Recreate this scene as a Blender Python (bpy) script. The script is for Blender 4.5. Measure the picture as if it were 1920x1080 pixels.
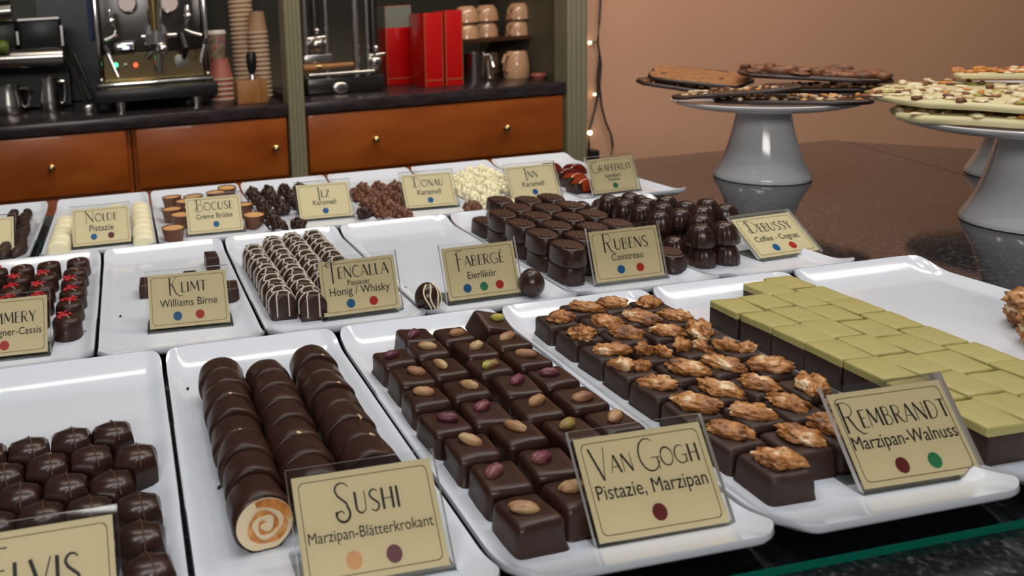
import bpy, bmesh, math, random
from mathutils import Vector, Matrix, noise
random.seed(11)
for o in list(bpy.data.objects):
    bpy.data.objects.remove(o)
SC = bpy.context.scene
COL = SC.collection
PI = math.pi

# ------------------------------------------------------------------ camera
FPX, CX, CY = 1433.21, 462.66, 240.19
RROW = [Vector((0.984801, -0.162869, -0.060340)), Vector((-0.081657, -0.127538, -0.988466)), Vector((0.153295, 0.978370, -0.138899))]
CAM = Vector((0.13653, -0.62189, 0.28928))
cd = bpy.data.cameras.new('camera')
co = bpy.data.objects.new('camera', cd)
COL.objects.link(co)
cd.sensor_width = 36.0
cd.lens = FPX / 1920 * 36
cd.shift_x = (960 - CX) / 1920
cd.shift_y = (CY - 540) / 1920
cd.clip_start = 0.01
m = Matrix.Identity(4)
for i in range(3):
    m[i][0] = RROW[0][i]; m[i][1] = -RROW[1][i]; m[i][2] = -RROW[2][i]; m[i][3] = CAM[i]
co.matrix_world = m
cd.dof.use_dof = True
cd.dof.focus_distance = 0.62
cd.dof.aperture_fstop = 11.0
SC.camera = co

# ------------------------------------------------------------------ world, lights, exposure
SC.view_settings.view_transform = 'Standard'
SC.view_settings.look = 'None'
SC.view_settings.exposure = 0.0
SC.view_settings.gamma = 1.0
W = bpy.data.worlds.new('world')
SC.world = W
W.use_nodes = True
W.node_tree.nodes['Background'].inputs[0].default_value = (0.75, 0.72, 0.74, 1)
W.node_tree.nodes['Background'].inputs[1].default_value = 0.11

def lamp(name, kind, loc, target, power, color=(1, 1, 1), **kw):
    d = bpy.data.lights.new(name, kind)
    d.energy = power; d.color = color
    for k, v in kw.items():
        setattr(d, k, v)
    o = bpy.data.objects.new(name, d)
    COL.objects.link(o)
    o.location = loc
    o.rotation_euler = (Vector(target) - Vector(loc)).to_track_quat('-Z', 'Y').to_euler()
    return o

# tube lamp above the display front, ceiling spots of the shop, lamp washing the pink wall
lamp('tube_light', 'AREA', (0.45, -0.15, 1.25), (0.45, 0.1, 0), 6.0, (0.93, 0.96, 1.0), shape='RECTANGLE', size=1.3, size_y=0.10)
for i, (x, y) in enumerate([(-0.3, -0.3), (0.35, -0.6), (0.9, -0.4), (1.2, 0.1)]):
    lamp('ceiling_spot', 'SPOT', (x, y, 1.6), (x + 0.1, y + 0.4, 0), 7, (1.0, 0.97, 0.93), spot_size=1.9, spot_blend=0.8, shadow_soft_size=0.02)
lamp('front_fill', 'AREA', (-0.3, -2.0, 0.98), (0.4, 0.1, 0), 19, (1.0, 0.97, 0.93), shape='RECTANGLE', size=1.2, size_y=0.36)  # added soft fill from behind the camera, brightens the sign cards
lamp('wall_wash', 'AREA', (2.2, 0.5, 1.9), (2.2, 1.65, 0.1), 21, (1.0, 0.86, 0.74), shape='RECTANGLE', size=1.6, size_y=0.3)
lamp('shop_lamp', 'AREA', (0.5, 0.75, 1.7), (0.6, 1.7, 0.0), 17, (1.0, 0.86, 0.70), shape='RECTANGLE', size=1.6, size_y=0.25)

def pz(x, y, z):
    """pixel of the photograph -> point on the horizontal plane z"""
    r = RROW[0] * ((x - CX) / FPX) + RROW[1] * ((y - CY) / FPX) + RROW[2]
    return CAM + r * ((z - CAM.z) / r.z)

def py(x, y, Y):
    """pixel of the photograph -> point on the vertical plane y = Y"""
    r = RROW[0] * ((x - CX) / FPX) + RROW[1] * ((y - CY) / FPX) + RROW[2]
    return CAM + r * ((Y - CAM.y) / r.y)

# ------------------------------------------------------------------ materials
def mat(name, color, rough=0.5, metal=0.0, coat=0.0, bump=0.0, bscale=60.0, var=0.0, vscale=20.0, spec=0.5, emit=None, estr=0.0, bdist=0.002, sss=0.0):
    M = bpy.data.materials.new(name)
    M.use_nodes = True
    nt = M.node_tree
    b = nt.nodes['Principled BSDF']
    b.inputs['Base Color'].default_value = (*color, 1)
    b.inputs['Roughness'].default_value = rough
    b.inputs['Metallic'].default_value = metal
    b.inputs['Specular IOR Level'].default_value = spec
    b.inputs['Coat Weight'].default_value = coat
    b.inputs['Coat Roughness'].default_value = 0.12
    if sss:
        b.inputs['Subsurface Weight'].default_value = sss
        b.inputs['Subsurface Scale'].default_value = 0.004
    if emit:
        b.inputs['Emission Color'].default_value = (*emit, 1)
        b.inputs['Emission Strength'].default_value = estr
    if bump or var:
        tc = nt.nodes.new('ShaderNodeTexCoord')
        oi = nt.nodes.new('ShaderNodeObjectInfo')
        ad = nt.nodes.new('ShaderNodeVectorMath'); ad.operation = 'ADD'
        nt.links.new(tc.outputs['Object'], ad.inputs[0])
        nt.links.new(oi.outputs['Location'], ad.inputs[1])
    if bump:
        n = nt.nodes.new('ShaderNodeTexNoise')
        n.inputs['Scale'].default_value = bscale
        n.inputs['Detail'].default_value = 4
        nt.links.new(ad.outputs[0], n.inputs['Vector'])
        bp = nt.nodes.new('ShaderNodeBump')
        bp.inputs['Strength'].default_value = bump
        bp.inputs['Distance'].default_value = bdist
        nt.links.new(n.outputs['Fac'], bp.inputs['Height'])
        nt.links.new(bp.outputs[0], b.inputs['Normal'])
    if var:
        n2 = nt.nodes.new('ShaderNodeTexNoise')
        n2.inputs['Scale'].default_value = vscale
        n2.inputs['Detail'].default_value = 5
        nt.links.new(ad.outputs[0], n2.inputs['Vector'])
        mx = nt.nodes.new('ShaderNodeMix'); mx.data_type = 'RGBA'
        mx.inputs[6].default_value = (*[c * (1 - var) for c in color], 1)
        mx.inputs[7].default_value = (*[min(1, c * (1 + var)) for c in color], 1)
        nt.links.new(n2.outputs['Fac'], mx.inputs[0])
        nt.links.new(mx.outputs[2], b.inputs['Base Color'])
    return M

def ramp_mat(name, stops, scale, rough=0.5, bump=0.4, stretch=(1, 1, 1), detail=6, coat=0.0, kind='noise', bdist=0.002, local=False):
    M = bpy.data.materials.new(name); M.use_nodes = True
    nt = M.node_tree; b = nt.nodes['Principled BSDF']
    tc = nt.nodes.new('ShaderNodeTexCoord'); mp = nt.nodes.new('ShaderNodeMapping')
    mp.inputs['Scale'].default_value = stretch
    src = tc.outputs['Object']
    if not local:
        oi = nt.nodes.new('ShaderNodeObjectInfo')
        ad = nt.nodes.new('ShaderNodeVectorMath'); ad.operation = 'ADD'
        nt.links.new(tc.outputs['Object'], ad.inputs[0]); nt.links.new(oi.outputs['Location'], ad.inputs[1])
        src = ad.outputs[0]
    nt.links.new(src, mp.inputs[0])
    if kind == 'voronoi':
        n = nt.nodes.new('ShaderNodeTexVoronoi'); n.inputs['Scale'].default_value = scale
    else:
        n = nt.nodes.new('ShaderNodeTexNoise'); n.inputs['Scale'].default_value = scale; n.inputs['Detail'].default_value = detail
    nt.links.new(mp.outputs[0], n.inputs['Vector'])
    r = nt.nodes.new('ShaderNodeValToRGB')
    e = r.color_ramp.elements
    e[0].position, e[0].color = stops[0][0], (*stops[0][1], 1)
    e[1].position, e[1].color = stops[-1][0], (*stops[-1][1], 1)
    for p, c in stops[1:-1]:
        x = e.new(p); x.color = (*c, 1)
    nt.links.new(n.outputs[0], r.inputs[0])
    nt.links.new(r.outputs[0], b.inputs['Base Color'])
    b.inputs['Roughness'].default_value = rough
    b.inputs['Coat Weight'].default_value = coat
    if bump:
        bp = nt.nodes.new('ShaderNodeBump'); bp.inputs['Strength'].default_value = bump; bp.inputs['Distance'].default_value = bdist
        nt.links.new(n.outputs[0], bp.inputs['Height']); nt.links.new(bp.outputs[0], b.inputs['Normal'])
    return M

def clear_mat(name, tint=(1, 1, 1), ior=1.45, rough=0.03, fac=None):
    """thin clear sheet: see-through plus a Fresnel reflection"""
    M = bpy.data.materials.new(name); M.use_nodes = True
    nt = M.node_tree
    for n in list(nt.nodes):
        nt.nodes.remove(n)
    out = nt.nodes.new('ShaderNodeOutputMaterial')
    tr = nt.nodes.new('ShaderNodeBsdfTransparent'); tr.inputs[0].default_value = (*tint, 1)
    gl = nt.nodes.new('ShaderNodeBsdfGlossy'); gl.inputs['Roughness'].default_value = rough
    mx = nt.nodes.new('ShaderNodeMixShader')
    if fac is None:
        fr = nt.nodes.new('ShaderNodeFresnel'); fr.inputs[0].default_value = ior
        nt.links.new(fr.outputs[0], mx.inputs[0])
    else:
        mx.inputs[0].default_value = fac
    nt.links.new(tr.outputs[0], mx.inputs[1]); nt.links.new(gl.outputs[0], mx.inputs[2])
    nt.links.new(mx.outputs[0], out.inputs[0])
    return M

MT = {
 'porcelain': mat('porcelain', (0.63, 0.665, 0.725), 0.12, coat=0.3),
 'stand_glaze': mat('stand_glaze', (0.62, 0.62, 0.64), 0.12, coat=0.4),
 'choc': mat('dark_chocolate', (0.031, 0.0115, 0.0068), 0.36, spec=0.36, bump=0.25, bscale=70, var=0.35, vscale=60),
 'choc_gloss': mat('glossy_chocolate', (0.027, 0.0105, 0.0068), 0.28, coat=0.12, spec=0.4, bump=0.12, bscale=50, var=0.3, vscale=40),
 'choc_matt': mat('matt_chocolate', (0.032, 0.0150, 0.0105), 0.5, spec=0.35, bump=0.35, bscale=90, var=0.3, vscale=70),
 'choc_line': mat('chocolate_line', (0.09, 0.045, 0.03), 0.35),
 'milk': mat('milk_chocolate', (0.13, 0.045, 0.02), 0.4, bump=0.5, bscale=110, var=0.4, vscale=70),
 'white': mat('white_chocolate', (0.72, 0.62, 0.40), 0.42, bump=0.3, bscale=90, var=0.12, vscale=60),
 'cream': mat('cream_chocolate', (0.78, 0.72, 0.48), 0.4, bump=0.2, bscale=60, var=0.06, vscale=40),
 'caramel': mat('caramel_filling', (0.62, 0.34, 0.13), 0.4, bump=0.2, bscale=80, var=0.15, vscale=60),
 'green': mat('green_marzipan', (0.37, 0.325, 0.112), 0.48, bump=0.18, bscale=150, var=0.10, vscale=40),
 'icing': mat('icing', (0.58, 0.52, 0.43), 0.45),
 'icing_dim': mat('pale_icing', (0.42, 0.30, 0.24), 0.45),
 'red_crumb': mat('red_crumb', (0.42, 0.012, 0.018), 0.4, var=0.4, vscale=200),
 'jelly': mat('red_jelly', (0.11, 0.006, 0.003), 0.22, coat=0.5, var=0.4, vscale=60, sss=0.2),
 'jelly_orange': mat('orange_jelly', (0.30, 0.034, 0.005), 0.22, coat=0.5, var=0.3, vscale=60, sss=0.2),
 'walnut': ramp_mat('walnut_skin', [(0.30, (0.11, 0.036, 0.010)), (0.45, (0.30, 0.115, 0.030)), (0.58, (0.46, 0.21, 0.065)), (0.68, (0.72, 0.56, 0.36))], 85, 0.42, 0.45, bdist=0.002),
 'nut_pale': ramp_mat('pale_nut', [(0.3, (0.40, 0.19, 0.07)), (0.5, (0.64, 0.46, 0.26)), (0.7, (0.80, 0.68, 0.48))], 60, 0.5, 0.3),
 'pist_purple': ramp_mat('purple_pistachio', [(0.35, (0.055, 0.012, 0.022)), (0.55, (0.13, 0.022, 0.04)), (0.72, (0.27, 0.13, 0.09))], 80, 0.45, 0.4),
 'pist_tan': ramp_mat('tan_pistachio', [(0.3, (0.16, 0.062, 0.032)), (0.5, (0.33, 0.165, 0.075)), (0.72, (0.46, 0.33, 0.16))], 80, 0.45, 0.4),
 'pist_green': ramp_mat('green_pistachio', [(0.35, (0.17, 0.055, 0.035)), (0.5, (0.33, 0.30, 0.055)), (0.7, (0.48, 0.46, 0.10))], 80, 0.45, 0.4),
 'marzipan': mat('marzipan', (0.76, 0.62, 0.40), 0.55, bump=0.3, bscale=90, var=0.12, vscale=50),
 'krokant': ramp_mat('brittle', [(0.3, (0.30, 0.08, 0.012)), (0.55, (0.62, 0.24, 0.05)), (0.75, (0.78, 0.46, 0.18))], 140, 0.4, 0.5),
 'card': mat('card', (0.81, 0.685, 0.42), 0.55, var=0.03, vscale=15),
 'ink': mat('ink', (0.012, 0.010, 0.010), 0.6),
 'ink_brown': mat('border_ink', (0.20, 0.14, 0.06), 0.6),
 'dot_blue': mat('dot_blue', (0.012, 0.12, 0.30), 0.5), 'dot_red': mat('dot_red', (0.50, 0.025, 0.015), 0.5),
 'dot_dark': mat('dot_dark_red', (0.16, 0.018, 0.018), 0.5), 'dot_green': mat('dot_green', (0.03, 0.24, 0.10), 0.5),
 'dot_orange': mat('dot_orange', (0.80, 0.42, 0.19), 0.5), 'dot_mauve': mat('dot_mauve', (0.20, 0.07, 0.085), 0.5),
 'acrylic': clear_mat('acrylic', (0.97, 0.98, 0.97), 1.4), 'acrylic_edge': mat('acrylic_edge', (0.60, 0.585, 0.565), 0.2, coat=0.5),
 'glass_top': clear_mat('glass_face', (0.88, 0.95, 0.93), 1.45), 'glass_edge': mat('glass_edge', (0.0, 0.13, 0.085), 0.15, coat=0.5),
 'chrome': mat('chrome', (0.80, 0.77, 0.74), 0.15, 1.0), 'steel': mat('brushed_steel', (0.52, 0.49, 0.46), 0.24, 1.0),
 'dark_metal': mat('dark_metal', (0.10, 0.095, 0.09), 0.25, 0.9), 'black': mat('black_plastic', (0.012, 0.012, 0.012), 0.35),
 'brass_plate': mat('polished_plate', (0.50, 0.40, 0.22), 0.14, 1.0), 'brass': mat('brass', (0.55, 0.38, 0.16), 0.2, 1.0),
 'red_box': mat('red_paper', (0.55, 0.004, 0.004), 0.28, coat=0.3), 'gold': mat('gold_edge', (0.60, 0.36, 0.14), 0.35, 0.6),
 'grey_band': mat('grey_green_paper', (0.20, 0.21, 0.18), 0.45),
 'mug': mat('mug_glaze', (0.66, 0.38, 0.22), 0.15, coat=0.4), 'paper_cup': mat('brown_paper_cup', (0.33, 0.19, 0.10), 0.6),
 'cup_rim': mat('paper_rim', (0.66, 0.55, 0.42), 0.5), 'cup_red': mat('red_striped_cup', (0.36, 0.10, 0.07), 0.5), 'lid': mat('white_lid', (0.72, 0.66, 0.58), 0.4),
 'cup_print': ramp_mat('printed_cup', [(0.36, (0.16, 0.12, 0.07)), (0.5, (0.30, 0.24, 0.15)), (0.56, (0.40, 0.05, 0.12)), (0.64, (0.10, 0.20, 0.12))], 28, 0.5, 0.0),
 'wood_dark': ramp_mat('dark_shelf_wood', [(0.3, (0.045, 0.016, 0.008)), (0.7, (0.10, 0.035, 0.014))], 8, 0.4, 0.05, (1, 8, 8)),
 'wood_cab': ramp_mat('cherry_wood', [(0.25, (0.20, 0.042, 0.005)), (0.5, (0.29, 0.068, 0.009)), (0.75, (0.36, 0.095, 0.014))], 4.5, 0.36, 0.04, (1.0, 1.0, 2.6), coat=0.15),
 'wood_box': ramp_mat('tamper_box_wood', [(0.3, (0.28, 0.11, 0.03)), (0.7, (0.44, 0.20, 0.06))], 14, 0.45, 0.1, (5, 5, 1)),
 'worktop': ramp_mat('dark_worktop', [(0.35, (0.018, 0.013, 0.015)), (0.7, (0.045, 0.034, 0.038))], 16, 0.25, 0.03, (1, 4, 4), local=True),
 'paint_green': mat('green_paint', (0.225, 0.21, 0.13), 0.4, var=0.08, vscale=12), 'niche': mat('niche_back', (0.10, 0.09, 0.06), 0.5, var=0.15, vscale=5),
 'niche_slate': mat('slate_panel', (0.035, 0.05, 0.055), 0.35, var=0.2, vscale=5),
 'wall': mat('pink_plaster', (0.64, 0.36, 0.228), 0.75, bump=0.05, bscale=30, var=0.05, vscale=2.0), 'floor': mat('floor_tile', (0.12, 0.09, 0.07), 0.4),
 'granite': ramp_mat('black_granite', [(0.42, (0.006, 0.006, 0.007)), (0.60, (0.022, 0.021, 0.024)), (0.72, (0.10, 0.095, 0.10))], 260, 0.07, 0.0, detail=3, local=True),
 'white_lamp': mat('warm_bulb', (1, 0.9, 0.7), 0.4, emit=(1.0, 0.80, 0.50), estr=9.0),
 'led_green': mat('led_green', (0.05, 0.9, 0.3), 0.4, emit=(0.05, 1.0, 0.30), estr=5.0), 'led_red': mat('led_red', (0.9, 0.05, 0.03), 0.4, emit=(1.0, 0.05, 0.02), estr=5.0),
 'led_blue': mat('display_glow', (0.6, 0.6, 0.9), 0.4, emit=(0.55, 0.55, 0.95), estr=1.6),
 'bark_dark': mat('dark_bark', (0.026, 0.012, 0.008), 0.35, bump=0.2, bscale=60), 'bark_white': mat('white_bark', (0.62, 0.55, 0.31), 0.45, bump=0.2, bscale=60, var=0.08, vscale=30),
 'cinnamon': ramp_mat('cinnamon_dust', [(0.3, (0.20, 0.075, 0.022)), (0.7, (0.36, 0.16, 0.05))], 120, 0.8, 0.4), 'flake': ramp_mat('brown_flake', [(0.3, (0.09, 0.026, 0.009)), (0.7, (0.26, 0.095, 0.032))], 60, 0.5, 0.3),
 'berry': mat('red_berry', (0.42, 0.02, 0.018), 0.4, var=0.4, vscale=80), 'blue_cloth': mat('blue_strip', (0.02, 0.05, 0.22), 0.5), 'gauge': mat('gauge_face', (0.62, 0.52, 0.50), 0.4), 'leaf': mat('green_lime', (0.10, 0.15, 0.02), 0.5),
}

# ------------------------------------------------------------------ mesh helpers
class MB:
    """collects geometry for ONE mesh object"""
    def __init__(s):
        s.v = []; s.f = []; s.m = []; s.mats = []
    def mi(s, mname):
        if mname not in s.mats: s.mats.append(mname)
        return s.mats.index(mname)
    def add(s, vs, fs, mname, M=None):
        b = len(s.v); k = s.mi(mname)
        for v in vs:
            v = Vector(v)
            s.v.append(M @ v if M else v)
        for f in fs:
            s.f.append([b + i for i in f]); s.m.append(k)
        return s
    def box(s, c, d, mname, M=None, bev=0.0, seg=2, taper=1.0):
        bm = bmesh.new()
        bmesh.ops.create_cube(bm, size=1)
        for v in bm.verts:
            t = taper if v.co.z > 0 else 1.0
            v.co = Vector((v.co.x * d[0] * t, v.co.y * d[1] * t, v.co.z * d[2]))
        if bev:
            bmesh.ops.bevel(bm, geom=bm.edges[:], offset=bev, segments=seg, affect='EDGES', profile=0.5)
        for v in bm.verts: v.co += Vector(c)
        return s.bm(bm, mname, M)
    def bm(s, bm, mname, M=None):
        bm.verts.index_update()
        vs = [v.co.copy() for v in bm.verts]; fs = [[v.index for v in f.verts] for f in bm.faces]
        bm.free()
        return s.add(vs, fs, mname, M)
    def lathe(s, prof, mname, c=(0, 0, 0), n=24, M=None, fn=None, closed=False):
        vs = []; fs = []; k = len(prof)
        for j in range(n):
            a = 2 * PI * j / n
            for r, z in prof:
                rr = r * (fn(a, z) if fn else 1)
                vs.append((c[0] + rr * math.cos(a), c[1] + rr * math.sin(a), c[2] + z))
        for j in range(n):
            j2 = (j + 1) % n
            for i in range(k - 1 if not closed else k):
                i2 = (i + 1) % k
                fs.append([j * k + i, j2 * k + i, j2 * k + i2, j * k + i2])
        if not closed:
            if prof[0][0] > 1e-6: fs.append([j * k for j in range(n)][::-1])
            if prof[-1][0] > 1e-6: fs.append([j * k + k - 1 for j in range(n)])
        return s.add(vs, fs, mname, M)
    def tube(s, pts, r, mname, n=8, M=None, cap=True):
        P = [Vector(p) for p in pts]; vs = []; fs = []
        rr = r if isinstance(r, (list, tuple)) else [r] * len(P)
        up = Vector((0, 0, 1))
        for i, p in enumerate(P):
            d = (P[min(i + 1, len(P) - 1)] - P[max(i - 1, 0)])
            d = d.normalized() if d.length > 1e-9 else Vector((0, 0, 1))
            a = d.cross(up)
            if a.length < 1e-3: a = d.cross(Vector((1, 0, 0)))
            a.normalize(); b = d.cross(a).normalized()
            for j in range(n):
                t = 2 * PI * j / n
                vs.append(p + a * (rr[i] * math.cos(t)) + b * (rr[i] * math.sin(t)))
        for i in range(len(P) - 1):
            for j in range(n):
                j2 = (j + 1) % n
                fs.append([i * n + j, i * n + j2, (i + 1) * n + j2, (i + 1) * n + j])
        if cap:
            fs.append(list(range(n))); fs.append([(len(P) - 1) * n + j for j in range(n)][::-1])
        return s.add(vs, fs, mname, M)
    def cyl(s, a, b, r, mname, n=20, r2=None, M=None):
        return s.tube([a, b], [r, r if r2 is None else r2], mname, n, M)
    def sphere(s, c, r, mname, M=None, n=12, fn=None, sc=(1, 1, 1)):
        bm = bmesh.new(); bmesh.ops.create_uvsphere(bm, u_segments=n * 2, v_segments=n, radius=1)
        for v in bm.verts:
            k = fn(v.co) if fn else 1
            v.co = Vector((c[0] + v.co.x * r * sc[0] * k, c[1] + v.co.y * r * sc[1] * k, c[2] + v.co.z * r * sc[2] * k))
        return s.bm(bm, mname, M)
    def mesh(s, name, smooth=True, ang=40):
        me = bpy.data.meshes.new(name)
        me.from_pydata([tuple(v) for v in s.v], [], s.f)
        for q in s.mats: me.materials.append(MT[q])
        for p, k in zip(me.polygons, s.m):
            p.material_index = k; p.use_smooth = smooth
        bm = bmesh.new(); bm.from_mesh(me)
        bmesh.ops.recalc_face_normals(bm, faces=bm.faces[:])
        if smooth:
            for e in bm.edges:
                e.smooth = not (len(e.link_faces) == 2 and e.calc_face_angle(0) > math.radians(ang))
        bm.to_mesh(me); bm.free()
        return me

def tag(o, label=None, cat=None, group=None, kind=None):
    if label: o['label'] = label
    if cat: o['category'] = cat
    if group: o['group'] = group
    if kind: o['kind'] = kind
    return o

def put(name, me, parent=None, loc=(0, 0, 0), rot=(0, 0, 0), sc=(1, 1, 1), label=None, cat=None, group=None, kind=None):
    if isinstance(me, MB): me = me.mesh(name)
    o = bpy.data.objects.new(name, me)
    COL.objects.link(o)
    o.location = loc; o.rotation_euler = rot; o.scale = sc
    if parent: o.parent = parent
    return tag(o, label, cat, group, kind)

def empty(name, loc, rot=(0, 0, 0), **kw):
    o = bpy.data.objects.new(name, None)
    COL.objects.link(o)
    o.empty_display_size = 0.02
    o.location = loc; o.rotation_euler = rot
    return tag(o, kw.get('label'), kw.get('cat'), kw.get('group'), kw.get('kind'))

ORD = ['first', 'second', 'third', 'fourth', 'fifth', 'sixth', 'seventh', 'eighth', 'ninth', 'tenth', 'eleventh', 'twelfth', 'thirteenth', 'fourteenth', 'fifteenth', 'sixteenth', 'seventeenth', 'eighteenth', 'nineteenth', 'twentieth', 'twenty-first', 'twenty-second', 'twenty-third', 'twenty-fourth', 'twenty-fifth']
def colname(i, n):
    if i == 0: return 'leftmost column'
    if i == n - 1: return 'rightmost column'
    return ORD[i] + ' column'
def rowname(j): return 'backmost' if j == 0 else ORD[j] + ' from back'
def R(d): return math.radians(d)
def jit(a): return random.uniform(-a, a)

MT['granite'].node_tree.nodes['Principled BSDF'].inputs['Specular IOR Level'].default_value = 0.95
MT['wood_cab'].node_tree.nodes['Principled BSDF'].inputs['Specular IOR Level'].default_value = 0.3

# ------------------------------------------------------------------ setting
YC = 1.6            # front of the back cabinets
ZW = 0.036          # top of their worktop
ZF = -0.90
ZG = -0.005         # granite, the glass sheet under the trays lies on it
b = MB(); b.box((0.9, 0.9, ZF - 0.02), (6, 5, 0.04), 'floor'); tag(put('floor', b), 'dark tiled shop floor', 'floor', kind='structure')
b = MB(); b.box((2.9, YC + 0.09, 0.35), (2.64, 0.06, 2.5), 'wall'); tag(put('wall_back', b), 'plain pink plaster wall behind the granite counter', 'wall', kind='structure')
b = MB(); b.box((0.55, 2.26, 0.35), (2.1, 0.04, 2.5), 'niche'); tag(put('wall_niche', b), 'dark olive back wall of the coffee niche', 'wall', kind='structure')
b = MB(); b.box((1.56, 1.96, 0.35), (0.04, 0.6, 2.5), 'niche'); tag(put('wall_side', b), 'dark side wall of the coffee niche', 'wall', kind='structure')
b = MB(); b.box((0.5, 1.95, 0.80), (2.2, 0.66, 0.04), 'niche'); tag(put('ceiling_niche', b), 'dark top board over the coffee niche', 'ceiling', kind='structure')
b = MB(); b.box((0.16, 2.225, 0.35), (0.62, 0.02, 0.62), 'niche_slate'); tag(put('trim_4', b), 'slate blue back panel behind the coffee machine', 'panel', kind='structure')

def fluted(name, x0, x1, label):
    w = x1 - x0; b = MB(); n = 4; prof = [(x0, YC + 0.06)]
    steps = 24
    for i in range(steps + 1):
        t = i / steps
        prof.append((x0 + w * t, YC - 0.012 - 0.004 * abs(math.sin(PI * n * t)) * (1 if 0.08 < t < 0.92 else 0.3)))
    prof.append((x1, YC + 0.06))
    z0, z1 = ZF, 0.78; k = len(prof)
    vs = [(x, y, z0) for x, y in prof] + [(x, y, z1) for x, y in prof]
    fs = [[i, (i + 1) % k, k + (i + 1) % k, k + i] for i in range(k)] + [list(range(k))[::-1], list(range(k, 2 * k))]
    b.add(vs, fs, 'paint_green')
    tag(put(name, b), label, 'column', kind='structure')
fluted('trim_1', 0.6125, 0.661, 'green fluted post between the drawer fronts')
fluted('trim_2', 1.512, 1.58, 'green fluted post at the end of the cabinets beside the pink wall')

# granite counter (polygon slab) and its dark base
poly = [(-0.8, -0.58)] + [(p.x, p.y) for p in (pz(1990, 1180, ZG),)] 
A = pz(92, 405, ZG); B = pz(1562, 262, ZG); Cc = pz(1828, 279, ZG); D = pz(1925, 291, ZG)
yb = (A.y + B.y) / 2
s0 = pz(1590, 266, ZG); s1 = pz(1812, 330, ZG)
sd = (s1 - s0); s2 = s0 + sd * 2.6; gap = 0.0006
def slab_top(poly, mname, label):
    b = MB(); k = len(poly)
    vs = [(x, y, ZG - 0.03) for x, y in poly] + [(x, y, ZG) for x, y in poly]
    fs = [[i, (i + 1) % k, k + (i + 1) % k, k + i] for i in range(k)] + [list(range(k))[::-1], list(range(k, 2 * k))]
    b.add(vs, fs, mname)
    put('granite_countertop', b.mesh('granite_countertop', smooth=False), label=label, cat='countertop', group='granite countertop slabs')
slab_top([(-0.9, -0.58), (s2.x - gap, -0.58), (s2.x - gap, s2.y), (s0.x - gap, s0.y), (B.x, yb), (-0.9, yb)], 'granite', 'polished black granite countertop carrying the trays and nearer cake stands')
slab_top([(s2.x + gap, -0.58), (2.1, -0.58), (2.1, 0.1), (D.x + 0.02, D.y - 0.06), (D.x, D.y), (Cc.x, Cc.y), (s0.x + 2 * gap, s0.y), (s2.x + gap, s2.y)], 'granite', 'further granite slab beyond a seam under the hidden cake stand')
b = MB(); b.box((0.25, 0.0, (ZF + ZG - 0.03) / 2), (2.2, 1.06, -ZF + ZG - 0.03), 'black')
put('display_counter', b, label='dark base cabinet under the granite countertop', cat='counter')
g0 = pz(1425, 1080, -0.002); g1 = pz(1920, 975, -0.002); gy = (g0.y + g1.y) / 2
b = MB()
x0, x1, y0, y1 = -0.25, 0.80, gy, 0.45
b.add([(x0, y0, ZG), (x1, y0, ZG), (x1, y1, ZG), (x0, y1, ZG), (x0, y0, 0), (x1, y0, 0), (x1, y1, 0), (x0, y1, 0)], [[4, 5, 6, 7]], 'glass_top')
b.add([(x0, y0, ZG), (x1, y0, ZG), (x1, y1, ZG), (x0, y1, ZG), (x0, y0, 0), (x1, y0, 0), (x1, y1, 0), (x0, y1, 0)], [[0, 1, 5, 4], [1, 2, 6, 5], [2, 3, 7, 6], [3, 0, 4, 7]], 'glass_edge')
put('glass_sheet', b.mesh('glass_sheet', smooth=False), label='clear glass sheet with a green edge lying under the front trays', cat='glass sheet')
# seam slab on the granite at the far end

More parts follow.
